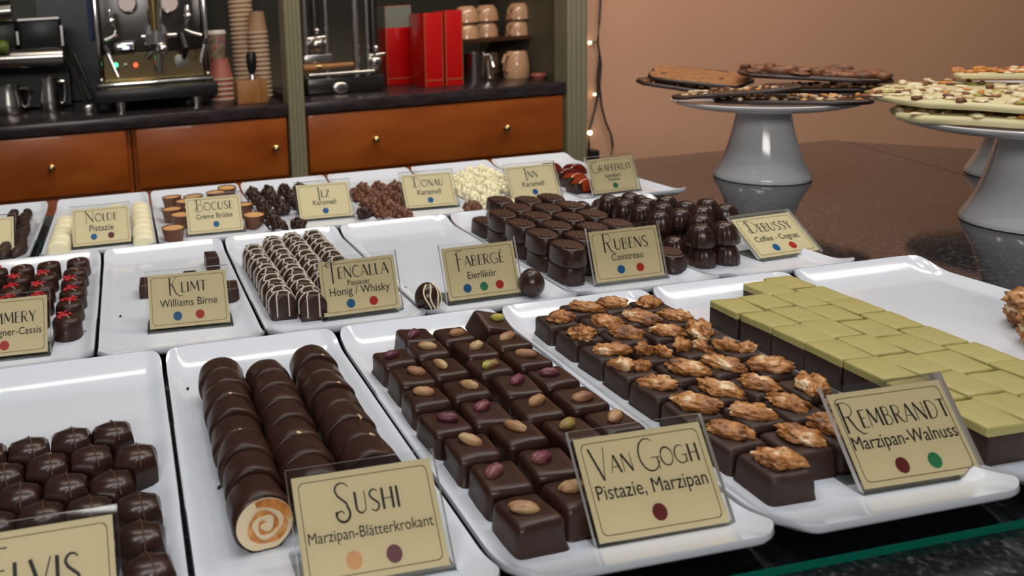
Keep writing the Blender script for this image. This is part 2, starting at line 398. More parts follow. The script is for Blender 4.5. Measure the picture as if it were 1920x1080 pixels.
# ------------------------------------------------------------------ white trays
TW, TL, PITCH, ROWL = 0.1462, 0.3155, 0.15, 0.317
X2, X1 = -0.0568, -0.1373
ZT = 0.006          # tray floor
def tray_mesh():
    b = MB(); nx, ny = 28, 52; rad = 0.017
    def top(x, y):
        dx = TW / 2 - abs(x); dy = TL / 2 - abs(y)
        s = max(0, 1 - dx / 0.014); e = max(0, 1 - dy / 0.036)
        return ZT + 0.0055 * s * s * (3 - 2 * s) + 0.013 * e ** 1.7
    def mp(u, v):
        x, y = u * TW / 2, v * TL / 2
        cx, cy = TW / 2 - rad, TL / 2 - rad
        ax, ay = abs(x) - cx, abs(y) - cy
        if ax > 0 and ay > 0:
            d = math.hypot(ax, ay); k = max(ax, ay) / d
            x = math.copysign(cx + ax * k, x); y = math.copysign(cy + ay * k, y)
        return x, y
    def sp(t):      # denser towards the rim
        return math.copysign(1 - (1 - abs(t)) ** 1.6, t)
    idx = {}; vs = []; fs = []
    for j in range(ny + 1):
        for i in range(nx + 1):
            x, y = mp(sp(2 * i / nx - 1), sp(2 * j / ny - 1)); z = top(x, y)
            idx[i, j, 0] = len(vs); vs.append((x, y, z))
            zb = 0.0 if (abs(x) < TW / 2 - 0.02 and abs(y) < TL / 2 - 0.045) else max(0.0008, z - 0.0058)
            k = 0.985
            idx[i, j, 1] = len(vs); vs.append((x * k, y * (0.992), zb))
    for j in range(ny):
        for i in range(nx):
            fs.append([idx[i, j, 0], idx[i + 1, j, 0], idx[i + 1, j + 1, 0], idx[i, j + 1, 0]])
            fs.append([idx[i, j, 1], idx[i, j + 1, 1], idx[i + 1, j + 1, 1], idx[i + 1, j, 1]])
    rim = [(i, 0) for i in range(nx)] + [(nx, j) for j in range(ny)] + [(i, ny) for i in range(nx, 0, -1)] + [(0, j) for j in range(ny, 0, -1)]
    mids = []
    for (i, j) in rim:
        a = Vector(vs[idx[i, j, 0]]); c = Vector(vs[idx[i, j, 1]])
        o = Vector((a.x - c.x, a.y - c.y, 0)).normalized() * 0.0014
        mids.append(len(vs)); vs.append((a + c) / 2 + o)
    n = len(rim)
    for q in range(n):
        i, j = rim[q]; i2, j2 = rim[(q + 1) % n]
        fs.append([idx[i, j, 0], mids[q], mids[(q + 1) % n], idx[i2, j2, 0]])
        fs.append([mids[q], idx[i, j, 1], idx[i2, j2, 1], mids[(q + 1) % n]])
    b.add(vs, fs, 'porcelain')
    return b.mesh('serving_tray', ang=80)
tray_me = tray_mesh()
def tray_x(row, k):
    return {3: 0.0, 2: X2, 1: X1}[row] + (k - 0.5) * PITCH
TR = {}
tl = {
 (3, 1): 'white porcelain tray holding the hexagonal dark pralines, front row',
 (3, 2): 'white porcelain tray holding the three columns of chocolate rolls, front row',
 (3, 3): 'white porcelain tray holding the pistachio-topped square pralines, front row',
 (3, 4): 'white porcelain tray holding the walnut-topped squares, front row',
 (3, 5): 'white porcelain tray under the green marzipan squares, front row',
 (3, 6): 'nearly empty white porcelain tray at right end of front row',
 (2, 1): 'white porcelain tray holding round pralines with red crumbs, middle row',
 (2, 2): 'nearly empty white porcelain tray with the pear praline sign, middle row',
 (2, 3): 'white porcelain tray holding the white-striped chocolate logs, middle row',
 (2, 4): 'nearly empty white porcelain tray with two chocolate eggs, middle row',
 (2, 5): 'white porcelain tray under the stacked oval pralines, middle row',
 (2, 6): 'white porcelain tray under the ribbed domes at right end of middle row',
 (1, 1): 'white porcelain tray holding dark chocolate sticks, back row',
 (1, 2): 'white porcelain tray holding the white ridged pralines, back row',
 (1, 3): 'white porcelain tray holding the caramel cups, back row',
 (1, 4): 'white porcelain tray holding dark lumpy clusters, back row',
 (1, 5): 'white porcelain tray holding milk chocolate clusters, back row',
 (1, 6): 'white porcelain tray holding cream-coloured clusters, back row',
 (1, 7): 'white porcelain tray holding red jelly slices, right end of back row'}
for (r, k), lab in tl.items():
    y = {3: -ROWL / 2, 2: ROWL / 2, 1: ROWL * 1.5}[r]
    x = tray_x(r, k) - (0.011 if (r, k) == (1, 1) else 0)
    TR[r, k] = put('serving_tray', tray_me, loc=(x, y, 0), label=lab, cat='tray', group='white trays of the display')

# ------------------------------------------------------------------ name signs in clear holders
def arcp(cx, cy, rx, ry, a0, a1, n=16):
    return [(cx + rx * math.cos(R(a0 + (a1 - a0) * i / n)), cy + ry * math.sin(R(a0 + (a1 - a0) * i / n))) for i in range(n + 1)]
TH, TN = 0.13, 0.045
GL = {
 'A': (0.70, [([(0.02, 0), (0.34, 1)], TN, TN), ([(0.34, 1), (0.66, 0)], TH, TH), ([(0.14, 0.34), (0.54, 0.34)], TN, TN)]),
 'B': (0.62, [([(0.1, 0), (0.1, 1)], TH, TH), ([(0.1, 1)] + arcp(0.28, 0.77, 0.2, 0.23, 90, -90) + [(0.1, 0.54)], TN, TN), ([(0.1, 0.54)] + arcp(0.3, 0.27, 0.26, 0.27, 90, -90) + [(0.1, 0)], TN, TN)]),
 'C': (0.70, [(arcp(0.42, 0.5, 0.38, 0.5, 50, 310, 24), TN, 0.09)]),
 'D': (0.76, [([(0.1, 0), (0.1, 1)], TH, TH), ([(0.1, 1)] + arcp(0.24, 0.5, 0.44, 0.5, 90, -90, 20) + [(0.1, 0)], TN, TN)]),
 'E': (0.50, [([(0.1, 0), (0.1, 1)], TH, TH), ([(0.1, 0.98), (0.46, 0.98)], TN, TN), ([(0.1, 0.54), (0.4, 0.54)], TN, TN), ([(0.1, 0.02), (0.46, 0.02)], TN, TN)]),
 'F': (0.50, [([(0.1, -0.15), (0.1, 1)], TH, TH), ([(0.02, 0.9), (0.1, 1), (0.5, 1.06)], TN, TN), ([(0.1, 0.54), (0.42, 0.54)], TN, TN)]),
 'G': (0.84, [(arcp(0.44, 0.5, 0.4, 0.5, 55, 330, 26), TN, 0.08), ([(0.46, 0.45), (0.84, 0.45)], TN, TN), ([(0.74, 0.45), (0.74, 0.0)], 0.09, TN)]),
 'H': (0.70, [([(0.1, 0), (0.1, 1)], TH, TH), ([(0.6, 0), (0.6, 1)], TH, TH), ([(0.1, 0.5), (0.6, 0.5)], TN, TN)]),
 'I': (0.24, [([(0.12, 0), (0.12, 1)], TH, TH)]),
 'K': (0.66, [([(0.1, 0), (0.1, 1)], TH, TH), ([(0.1, 0.42), (0.54, 1)], TN, TN), ([(0.24, 0.58), (0.46, 0.12), (0.62, 0.0), (0.72, 0.03)], TH, TN)]),
 'L': (0.50, [([(0.1, 0), (0.1, 1)], TH, TH), ([(0.1, 0.02), (0.48, 0.02)], TN, TN)]),
 'M': (0.90, [([(0.06, 0), (0.12, 1)], TN, TN), ([(0.12, 1), (0.45, 0.2)], TH, TH), ([(0.45, 0.2), (0.76, 1)], TN, TN), ([(0.76, 1), (0.82, 0)], TH, TH)]),
 'N': (0.74, [([(0.08, 0), (0.08, 1)], TN, TN), ([(0.08, 1), (0.64, 0)], TH, TH), ([(0.64, 0), (0.64, 1)], TN, TN)]),
 'O': (0.88, [(arcp(0.44, 0.5, 0.39, 0.5, 0, 180, 20), TN, 0.10), (arcp(0.44, 0.5, 0.39, 0.5, 180, 360, 20), 0.10, TN)]),
 'P': (0.58, [([(0.1, 0), (0.1, 1)], TH, TH), ([(0.1, 1)] + arcp(0.28, 0.73, 0.24, 0.27, 90, -90) + [(0.1, 0.46)], TN, TN)]),
 'R': (0.66, [([(0.1, 0), (0.1, 1)], TH, TH), ([(0.1, 1)] + arcp(0.28, 0.75, 0.24, 0.25, 90, -90) + [(0.1, 0.5)], TN, TN), ([(0.28, 0.5), (0.5, 0.1), (0.66, 0.0)], TH, TN)]),
 'S': (0.58, [(arcp(0.3, 0.75, 0.22, 0.24, 30, 180, 10) + [(0.16, 0.6), (0.36, 0.44)] + arcp(0.28, 0.24, 0.22, 0.24, 25, -150, 12), TN, 0.10)]),
 'T': (0.62, [([(0.02, 0.98), (0.6, 0.98)], TN, TN), ([(0.31, 0), (0.31, 1)], TH, TH)]),
 'U': (0.72, [([(0.1, 1), (0.1, 0.3)] + arcp(0.35, 0.28, 0.25, 0.28, 180, 290, 10), TH, 0.07), (arcp(0.35, 0.28, 0.25, 0.28, 290, 360, 6) + [(0.6, 1)], 0.06, TN)]),
 'V': (0.70, [([(0.02, 1), (0.36, 0)], TH, TH), ([(0.36, 0), (0.68, 1)], TN, TN)]),
 'Y': (0.62, [([(0.02, 1), (0.32, 0.45)], TH, TH), ([(0.62, 1), (0.32, 0.45)], TN, TN), ([(0.32, 0.45), (0.32, 0)], TH, TH)]),
 'Z': (0.60, [([(0.04, 0.98), (0.56, 0.98)], TN, TN), ([(0.56, 0.98), (0.04, 0.02)], TH, TH), ([(0.04, 0.02), (0.58, 0.02)], TN, TN)]),
}
GL['\u00c9'] = (GL['E'][0], GL['E'][1] + [([(0.2, 1.12), (0.36, 1.3)], 0.06, 0.06)])
SW = {  # decorated capitals
 'S': (0.66, [(arcp(0.34, 0.78, 0.24, 0.22, 20, 180, 12) + [(0.16, 0.62), (0.44, 0.36)] + arcp(0.28, 0.06, 0.24, 0.26, 35, -200, 20) + arcp(0.2, 0.0, 0.13, 0.14, 170, 20, 8), TN, 0.12)]),
 'R': (0.72, [([(0.1, -0.12), (0.1, 1)], TH, TH), ([(0.0, 0.96), (0.1, 1)] + arcp(0.3, 0.74, 0.27, 0.26, 90, -90) + [(0.1, 0.48)], TN, TN), ([(0.3, 0.48), (0.5, 0.0), (0.7, -0.2), (0.86, -0.18)], TH, TN)]),
 'V': (0.72, [([(0.0, 1), (0.4, -0.2)], TH, TH), ([(0.4, -0.2), (0.66, 1)], TN, TN)]),
 'G': (0.86, [(arcp(0.46, 0.48, 0.44, 0.6, 55, 335, 26), TN, 0.10), ([(0.5, 0.36), (0.9, 0.36)], TN, TN), ([(0.78, 0.36), (0.78, -0.1)], 0.09, TN)]),
 'T': (0.62, [(arcp(0.12, 0.86, 0.12, 0.13, -60, -270, 10) + [(0.3, 1.0), (0.66, 0.96)], TN, 0.07), ([(0.34, -0.25), (0.34, 1)], TH, TH)]),
 'F': (0.5, [([(0.1, -0.25), (0.1, 0.9)], TH, TH), ([(0.0, 0.8), (0.12, 0.98), (0.5, 1.06)], 0.06, TN), ([(0.1, 0.5), (0.4, 0.5)], TN, TN)]),
 'D': (0.82, [([(0.2, 0), (0.2, 1)], TH, TH), ([(0.0, 0.7), (0.08, 0.96)] + arcp(0.28, 0.5, 0.5, 0.5, 90, -90, 20) + arcp(0.14, 0.14, 0.16, 0.14, -80, -280, 10), TN, TN)]),
 'B': (0.72, [([(0.2, 0), (0.2, 1)], TH, TH), ([(0.0, 0.7), (0.1, 0.96)] + arcp(0.38, 0.77, 0.22, 0.23, 90, -90) + [(0.2, 0.54)], TN, TN), ([(0.2, 0.54)] + arcp(0.4, 0.24, 0.28, 0.3, 90, -90) + arcp(0.14, 0.1, 0.16, 0.16, -80, -280, 10), TN, TN)]),
 'N': (0.78, [([(0.08, -0.2), (0.08, 0.9)], TN, TN), ([(0.0, 1.0), (0.66, 0)], TH, TH), ([(0.66, 0), (0.66, 1)], TN, TN)]),
 'K': (0.76, [([(0.1, -0.15), (0.1, 1)], TH, TH), ([(0.1, 0.42), (0.56, 1.05)], TN, TN), ([(0.24, 0.58), (0.46, 0.0), (0.68, -0.22), (0.9, -0.18)], TH, TN)]),
 'I': (0.30, [([(0.16, -0.3), (0.16, 1)], TH, TH), ([(0.0, 0.8), (0.16, 1.0)], TN, TN)]),
}
def title_mesh(text, width):
    """art-deco lettering drawn as thick and thin strokes, big first capitals"""
    b = MB(); x = 0.0; first = True; vs_all = []
    for ch in text:
        if ch == ' ':
            x += 0.38; first = True; continue
        w, strokes = (SW.get(ch) or GL[ch]) if first else GL[ch]
        s = 1.5 if first else 1.0
        for pts, w0, w1 in strokes:
            P = [Vector((x + px * s, pyy * s, 0)) for px, pyy in pts]; n = len(P); vs = []; fs = []
            for i, p in enumerate(P):
                d = (P[min(i + 1, n - 1)] - P[max(i - 1, 0)]).normalized()
                nn = Vector((-d.y, d.x, 0)); t = i / (n - 1)
                ww = (w0 + (w1 - w0) * t) if n == 2 else (w0 + (w1 - w0) * math.sin(PI * t) if w1 > w0 else w0 + (w1 - w0) * t)
                ww *= (1.0 if first else 1.0)
                vs += [p + nn * ww / 2, p - nn * ww / 2]
            for i in range(n - 1): fs.append([2 * i, 2 * i + 1, 2 * i + 3, 2 * i + 2])
            b.add(vs, fs, 'ink')
        x += w * s + 0.07; first = False
    xs = [v.x for v in b.v]; ys = [v.y for v in b.v]
    k = width / (max(xs) - min(xs)); cx = (max(xs) + min(xs)) / 2
    for v in b.v: v.x = (v.x - cx) * k; v.y = (v.y - 0.55) * k
    return b.mesh('title', smooth=False), k
def text_mesh(text, width, maxh=0.0075):
    cu = bpy.data.curves.new('subtitle', 'FONT'); cu.body = text; cu.align_x = 'CENTER'; cu.align_y = 'CENTER'; cu.resolution_u = 3; cu.size = 1.0
    o = bpy.data.objects.new('tmp_text', cu); COL.objects.link(o)
    bpy.context.view_layer.update()
    dg = bpy.context.evaluated_depsgraph_get()
    me = bpy.data.meshes.new_from_object(o.evaluated_get(dg))
    bpy.data.objects.remove(o); bpy.data.curves.remove(cu)
    xs = [v.co.x for v in me.vertices]
    k = width / (max(xs) - min(xs)); ky = k * 1.12
    cx = (max(xs) + min(xs)) / 2
    for v in me.vertices: v.co = Vector(((v.co.x - cx) * k, v.co.y * ky, 0))
    me.materials.clear(); me.materials.append(MT['ink'])
    return me
SWID, SHGT = 0.0805, 0.0565
CW, CH = 0.0755, 0.0505
def holder_mesh():
    b = MB(); t = 0.0028; w, h = SWID, SHGT
    V = [(-w / 2, 0, -t / 2), (w / 2, 0, -t / 2), (w / 2, h, -t / 2), (-w / 2, h, -t / 2), (-w / 2, 0, t / 2), (w / 2, 0, t / 2), (w / 2, h, t / 2), (-w / 2, h, t / 2)]
    b.add(V, [[4, 5, 6, 7], [0, 3, 2, 1]], 'acrylic')
    b.add(V, [[0, 1, 5, 4], [1, 2, 6, 5], [2, 3, 7, 6], [3, 0, 4, 7]], 'acrylic_edge')
    return b.mesh('holder', smooth=False)
def foot_mesh():
    b = MB(); w = SWID; d = 0.030; t = 0.0018
    V = [(-w / 2, -0.004, 0), (w / 2, -0.004, 0), (w / 2, d, 0), (-w / 2, d, 0), (-w / 2, -0.004, t), (w / 2, -0.004, t), (w / 2, d, t), (-w / 2, d, t)]
    b.add(V, [[4, 5, 6, 7], [0, 3, 2, 1]], 'acrylic')
    b.add(V, [[0, 1, 5, 4], [1, 2, 6, 5], [2, 3, 7, 6], [3, 0, 4, 7]], 'acrylic')
    return b.mesh('foot', smooth=False)
def card_mesh():
    b = MB(); b.box((0, 0, 0), (CW, CH, 0.0006), 'card'); return b.mesh('card', smooth=False)
def border_mesh():
    b = MB(); w, h, r, t = CW / 2 - 0.0028, CH / 2 - 0.0028, 0.003, 0.00045
    o = arcp(w - r, h - r, r, r, 0, 90, 5) + arcp(-w + r, h - r, r, r, 90, 180, 5) + arcp(-w + r, -h + r, r, r, 180, 270, 5) + arcp(w - r, -h + r, r, r, 270, 360, 5)
    n = len(o); vs = []
    for x, y in o: vs += [(x, y, 0), (x * (1 - t / w), y * (1 - t / h), 0)]
    b.add(vs, [[2 * i, 2 * i + 1, (2 * i + 3) % (2 * n), (2 * i + 2) % (2 * n)] for i in range(n)], 'ink_brown')
    return b.mesh('border_line', smooth=False)
def disc_mesh(mname):
    b = MB(); n = 28; b.add([(0.0042 * math.cos(2 * PI * i / n), 0.0042 * math.sin(2 * PI * i / n), 0) for i in range(n)], [list(range(n))], mname)
    return b.mesh('dot', smooth=False)
HME, FME, CME, BME = holder_mesh(), foot_mesh(), card_mesh(), border_mesh()
DOT = {k: disc_mesh('dot_' + k) for k in ('blue', 'red', 'dark', 'green', 'orange', 'mauve')}
def sign(label, base, yaw, lean, title=None, tw=0.6, tv=0.70, subs=(), dots=(), z=ZT, yy=0.0):
    root = empty('name_sign', (base[0], base[1], z), (0, 0, yaw), label=label, cat='sign', group='name signs on the trays')
    Mx = Matrix.Rotation(PI / 2 - lean, 4, 'X')
    # local frame of the panel: x right, y up along the panel, z towards the viewer
    off = Vector((0, 0, 0.0002))
    def loc(u, v, w): return off + Mx @ Vector((u, v, w))
    rot = (PI / 2 - lean, 0, 0)
    put('holder', HME, root, loc(0, 0.0012, 0), rot, label='clear acrylic holder')
    put('foot', FME, root, (0, 0.001, 0), label='clear acrylic foot')
    c = put('card', CME, root, loc(0, 0.0012 + SHGT * 0.49 - 0.0006, 0), rot)
    put('border_line', BME, c, (0, 0, 0.0005))
    if title:
        me, k = title_mesh(title, CW * tw)
        put('title', me, c, (0, CH * (tv - 0.5), 0.0006))
    for txt, w, v in subs:
        put('subtitle', text_mesh(txt, CW * w), c, (0, CH * (v - 0.5), 0.0006))
    for colr, u, v in dots:
        put('dot', DOT[colr], c, (CW * (u - 0.5), CH * (v - 0.5), 0.0006))
    return root
L30 = 0.53
sign('clear sign with a long cream card at the hexagonal pralines', (0.0760, -0.2930), 0.01, 0.48, 'ELVIS', 0.56, 0.60)
sign('clear sign with pale orange and mauve dots before the chocolate rolls', (0.2425, -0.287), -0.005, 0.50, 'SUSHI', 0.46, 0.70, [('Marzipan-Bl\u00e4tterkrokant', 0.88, 0.42)], [('orange', 0.35, 0.18), ('mauve', 0.63, 0.18)])
sign('clear sign with one dark red dot before the pistachio pralines', (0.3985, -0.292), -0.0126, 0.51, 'VAN GOGH', 0.84, 0.72, [('Pistazie, Marzipan', 0.86, 0.45)], [('dark', 0.5, 0.2)])
sign('clear sign with dark red and green dots before the walnut squares', (0.564, -0.2878), -0.0257, 0.56, 'REMBRANDT', 0.92, 0.71, [('Marzipan-Walnuss', 0.90, 0.45)], [('dark', 0.38, 0.18), ('green', 0.66, 0.18)])
sign('clear sign with one red dot before the round red-crumbed pralines', (0.0125, 0.0473), -0.037, 0.53, 'POMMERY', 0.74, 0.66, [('Champagner-Cassis', 0.86, 0.40)], [('red', 0.50, 0.18)])
sign('clear sign reading Williams Birne with a blue and a red dot', (0.1794, 0.0649), -0.0625, 0.535, 'KLIMT', 0.47, 0.74, [('Williams Birne', 0.72, 0.44)], [('blue', 0.35, 0.20), ('red', 0.63, 0.20)])
sign('clear sign for honey and whisky beside the white-striped logs', (0.342, 0.0469), 0.02, 0.30, 'TENCALLA', 0.82, 0.78, [('Passauer', 0.30, 0.565), ('Honig / Whisky', 0.79, 0.42)], [('blue', 0.36, 0.19), ('red', 0.66, 0.19)])
sign('clear sign with blue, green and red dots between the two eggs', (0.4669, 0.0477), 0.0195, 0.33, 'FABERG\u00c9', 0.66, 0.72, [('Eierlik\u00f6r', 0.40, 0.43)], [('blue', 0.27, 0.2), ('green', 0.5, 0.2), ('red', 0.72, 0.2)])
sign('clear sign with a blue and a red dot before the stacked oval pralines', (0.6228, 0.0474), 0.003, 0.29, 'RUBENS', 0.66, 0.72, [('Cointreau', 0.46, 0.45)], [('blue', 0.38, 0.21), ('red', 0.66, 0.21)])
sign('clear sign tilted far back against the ribbed chocolate domes', (0.8212, 0.0618), 0.049, 0.875, 'DEBUSSY', 0.74, 0.72, [('Coffee - Cognac', 0.74, 0.43)], [('blue', 0.37, 0.2), ('red', 0.65, 0.2)])
sign('clear sign with glare beside the dark chocolate sticks', (-0.0599, 0.3783), 0.03, 0.60)
sign('clear sign with a blue and a dark red dot on white ridged pralines', (0.0912, 0.3765), -0.004, 0.52, 'NOLDE', 0.56, 0.74, [('Pistazie', 0.42, 0.44)], [('blue', 0.36, 0.22), ('dark', 0.66, 0.22)])
sign('clear sign with one blue dot in front of the caramel cups', (0.2427, 0.378), -0.03, 0.52, 'BOCUSE', 0.70, 0.74, [('Cr\u00e8me Br\u00fbl\u00e9e', 0.66, 0.45)], [('blue', 0.52, 0.22)])
sign('clear sign with one blue dot beside the dark lumpy clusters', (0.4018, 0.394), -0.05, 0.52, 'ILZ', 0.24, 0.70, [('Karamell', 0.44, 0.44)], [('blue', 0.5, 0.20)])
sign('clear sign with one blue dot beside the milk chocolate clusters', (0.5579, 0.394), -0.07, 0.52, 'DONAU', 0.60, 0.72, [('Karamell', 0.46, 0.44)], [('blue', 0.5, 0.20)])
sign('clear sign with one blue dot beside the cream-coloured clusters', (0.7129, 0.3803), -0.0257, 0.507, 'INN', 0.27, 0.74, [('Karamell', 0.44, 0.44)], [('blue', 0.5, 0.20)])
sign('clear sign with one green dot beside the red jelly slices', (0.8356, 0.3739), 0.06, 0.36, 'GRAPEFRUIT', 0.88, 0.72, [('kandiert', 0.34, 0.48), ('Scheiben', 0.26, 0.36)], [('green', 0.5, 0.18)])

# ------------------------------------------------------------------ pralines
def nz(p, s, seed=0.0): return noise.noise(Vector((p[0] * s + seed, p[1] * s - seed, p[2] * s + seed * 0.7)))
def rough_up(b, amp, scale, seed=0.0, keep_base=0.0015):
    for v in b.v:
        if v.z > keep_base:
            d = Vector((nz(v, scale, seed), nz(v, scale, seed + 31), nz(v, scale, seed + 67)))
            v += d * amp
    return b
def subbox(d, mname, bev, taper, cuts=3, seg=3):
    """box with its base at z=0, rounded edges and enough faces to be dented"""
    bm = bmesh.new(); bmesh.ops.create_cube(bm, size=1)
    bmesh.ops.subdivide_edges(bm, edges=bm.edges[:], cuts=cuts, use_grid_fill=True)
    for v in bm.verts:
        t = 1 + (taper - 1) * (v.co.z + 0.5)
        v.co = Vector((v.co.x * d[0] * t, v.co.y * d[1] * t, (v.co.z + 0.5) * d[2]))
    ed = [e for e in bm.edges if len(e.link_faces) == 2 and e.calc_face_angle(0) > R(50) and max(e.verts[0].co.z, e.verts[1].co.z) > 0.0005]
    bmesh.ops.bevel(bm, geom=ed, offset=bev, segments=seg, affect='EDGES', profile=0.5)
    b = MB(); b.bm(bm, mname); return b
def nut_mesh(name, mname, seed, L=0.0135, Wd=0.0105, H=0.005):
    """walnut half: two wrinkled lobes with a groove between them"""
    b = MB()
    def fn(p):
        q = Vector((p.x * 2.3 + seed, p.y * 2.3, p.z * 2.3))
        k = 1 + 0.20 * noise.fractal(q, 1.0, 2.0, 3) - 0.20 * abs(noise.noise(q * 2.2)) - 0.12 * abs(noise.noise(q * 4.6))
        k *= 1 - 0.26 * math.exp(-(p.y / 0.16) ** 2) * (1 if p.z > -0.2 else 0.3)
        k *= 1 - 0.14 * math.exp(-(p.x / 0.12) ** 2)
        return k * (1 + 0.045 * math.cos(5 * math.atan2(p.y, p.x) + seed))
    b.sphere((0, 0, 0.0040), 1, mname, n=28, fn=fn, sc=(L, Wd, H))
    return b.mesh(name, ang=75)
WAL = [nut_mesh('walnut', 'walnut', s, 0.0148 + 0.0010 * (i % 3), 0.0098 + 0.0008 * (i % 2), 0.0062) for i, s in enumerate((0.0, 3.7, 8.1, 12.9, 17.3, 23.0))]
def walnut_piece(seed):
    b = MB()
    def fn(p):
        q = Vector((p.x * 1.9 + seed, p.y * 1.9, p.z * 1.9)); return 1 + 0.5 * noise.fractal(q, 1.0, 2.0, 3)
    b.sphere((0, 0, 0.004), 1, 'walnut', n=12, fn=fn, sc=(0.0085, 0.0055, 0.0050)); return b.mesh('walnut', ang=75)
WALP = [walnut_piece(s) for s in (1.0, 5.5, 9.2)]
def pist_mesh(mname, seed):
    b = MB()
    def fn(p): return (1 + 0.12 * nz(p, 2.2, seed)) * (1 - 0.30 * abs(p.x) ** 2) * (1 + 0.10 * nz(p, 6.0, seed)) * (1 - 0.14 * math.exp(-(p.y / 0.15) ** 2) * (p.z > 0))
    b.sphere((0, 0, 0.0016), 1, mname, n=10, fn=fn, sc=(0.0072, 0.0031, 0.0027)); return b.mesh('pistachio', ang=75)
PIS = {k: [pist_mesh(m_, s) for s in (0.0, 4.0)] for k, m_ in (('purple', 'pist_purple'), ('tan', 'pist_tan'), ('green', 'pist_green'))}

# --- pistachio squares (front row, third tray)
def cube_mesh(seed):
    b = subbox((0.0300, 0.0292, 0.0180), 'choc', 0.0038, 0.93)
    rough_up(b, 0.0011, 60, seed, 0.004)
    n = len(b.v)
    for v in b.v:
        if v.z < 0.003:
            a = math.atan2(v.y, v.x); k = 1.03 + 0.03 * math.sin(3 * a + seed) ; v.x *= k; v.y *= k
    return b.mesh('square_praline', ang=80)
CUB = [cube_mesh(s) for s in (0.0, 11.0, 23.0, 37.0)]
vg = [ # column, row: x, y, topping
 [(0.3528, -0.0603, 'purple'), (0.3531, -0.0873, 'tan'), (0.3517, -0.120, 'tan'), (0.353, -0.1538, 'tan'), (0.3504, -0.1862, 'purple'), (0.3587, -0.2145, 'tan'), (0.3590, -0.2470, 'purple'), (0.3570, -0.2765, 'tan')],
 [(0.3825, -0.0671, 'tan'), (0.3868, -0.0976, 'tan'), (0.383, -0.1275, 'green'), (0.3874, -0.158, 'purple'), (0.3850, -0.189, 'tan'), (0.3905, -0.2200, 'green'), (0.391, -0.251, 'tan')],
 [(0.4166, -0.0555, 'green'), (0.418, -0.0907, 'tan'), (0.4158, -0.1222, 'tan'), (0.4176, -0.1538, 'purple'), (0.4172, -0.186, 'tan'), (0.4200, -0.2175, 'tan'), (0.422, -0.249, 'tan')],
 [(0.3226, -0.0939, 'purple'), (0.3237, -0.126, 'tan'), (0.3219, -0.1575, 'tan'), (0.3206, -0.1905, 'purple'), (0.3249, -0.2217, 'tan'), (0.3265, -0.2525, 'purple'), (0.3255, -0.2835, 'tan')]]
vg = [vg[3], vg[0], vg[1], vg[2]]
for ci, colm in enumerate(vg):
    for ri, (x, y, top) in enumerate(colm):
        x, y = CAM.x + (x - CAM.x) * 1.023, CAM.y + (y - CAM.y) * 1.023 + 0.001
        tilt = (R(16), R(14), R(8)) if (ci, ri) == (3, 0) else (jit(0.03), jit(0.03), jit(0.07))
        o = put('square_praline', CUB[(ci * 3 + ri) % 4], loc=(x, y, ZT + (0.0045 if (ci, ri) == (3, 0) else 0)), rot=tilt,
                label='dark square praline with %s pistachio, %s in %s of tray' % (top, rowname(ri), colname(ci, 4)), cat='praline', group='square pralines with pistachios')
        a = random.choice([2.6, 2.9, 0.2, 0.4, 1.9]) + jit(0.3)
        put('pistachio', random.choice(PIS[top]), o, (jit(0.004), jit(0.004), 0.0176), (jit(0.15), jit(0.15), a), sc=(random.uniform(1.3, 1.55), random.uniform(1.1, 1.3), 1.25))

# --- walnut squares (front row, fourth tray)
def slab_mesh(seed):
    b = subbox((0.0292, 0.0285, 0.0165), 'choc_matt', 0.0036, 0.95)
    for v in b.v:
        if v.z > 0.012: v.z -= 0.0012 * math.exp(-(v.x ** 2 + v.y ** 2) / 0.00006)
        if v.z < 0.0025: v.x *= 1.04; v.y *= 1.04
    rough_up(b, 0.0007, 70, seed, 0.003)
    return b.mesh('walnut_praline', ang=80)
SLB = [slab_mesh(s) for s in (0.0, 9.0, 21.0)]
wx = [0.4835, 0.5140, 0.5450, 0.5750]
wy = [[-0.050, -0.0825, -0.114, -0.1445, -0.1755, -0.2065, -0.238, -0.2685][:8], [-0.034, -0.0655, -0.096, -0.1275, -0.1585, -0.190, -0.2215, -0.253, -0.2655][:8], [-0.034, -0.0655, -0.097, -0.1275, -0.1585, -0.190, -0.2215, -0.2535], [-0.045, -0.0765, -0.108, -0.139, -0.170, -0.2015, -0.233]]
for ci in range(4):
    for ri, y in enumerate(wy[ci]):
        o = put('walnut_praline', SLB[(ci + ri) % 3], loc=(wx[ci] + jit(0.001), y + jit(0.001), ZT), rot=(jit(0.02), jit(0.02), jit(0.06)),
                label='dark square praline with walnut on top, %s in %s of walnut tray' % (rowname(ri), colname(ci, 4)), cat='praline', group='square pralines with walnuts')
        a = random.choice([0.3, -0.6, -0.9, 0.8, 2.4, -0.3]) + jit(0.3)
        if (ci * 7 + ri * 3) % 7 == 2:
            put('walnut', WALP[ri % 3], o, (-0.006, 0.003, 0.0142), (jit(0.2), jit(0.2), a))
            put('walnut', WALP[(ri + 1) % 3], o, (0.006, -0.003, 0.0142), (jit(0.2), jit(0.2), a + 1.0), sc=(0.9, 0.9, 0.9))
        else:
            put('walnut', WAL[(ci * 2 + ri) % 6], o, (jit(0.004), jit(0.004), 0.0142), (jit(0.15), jit(0.15), a), sc=(random.uniform(0.84, 1.02),) * 3)

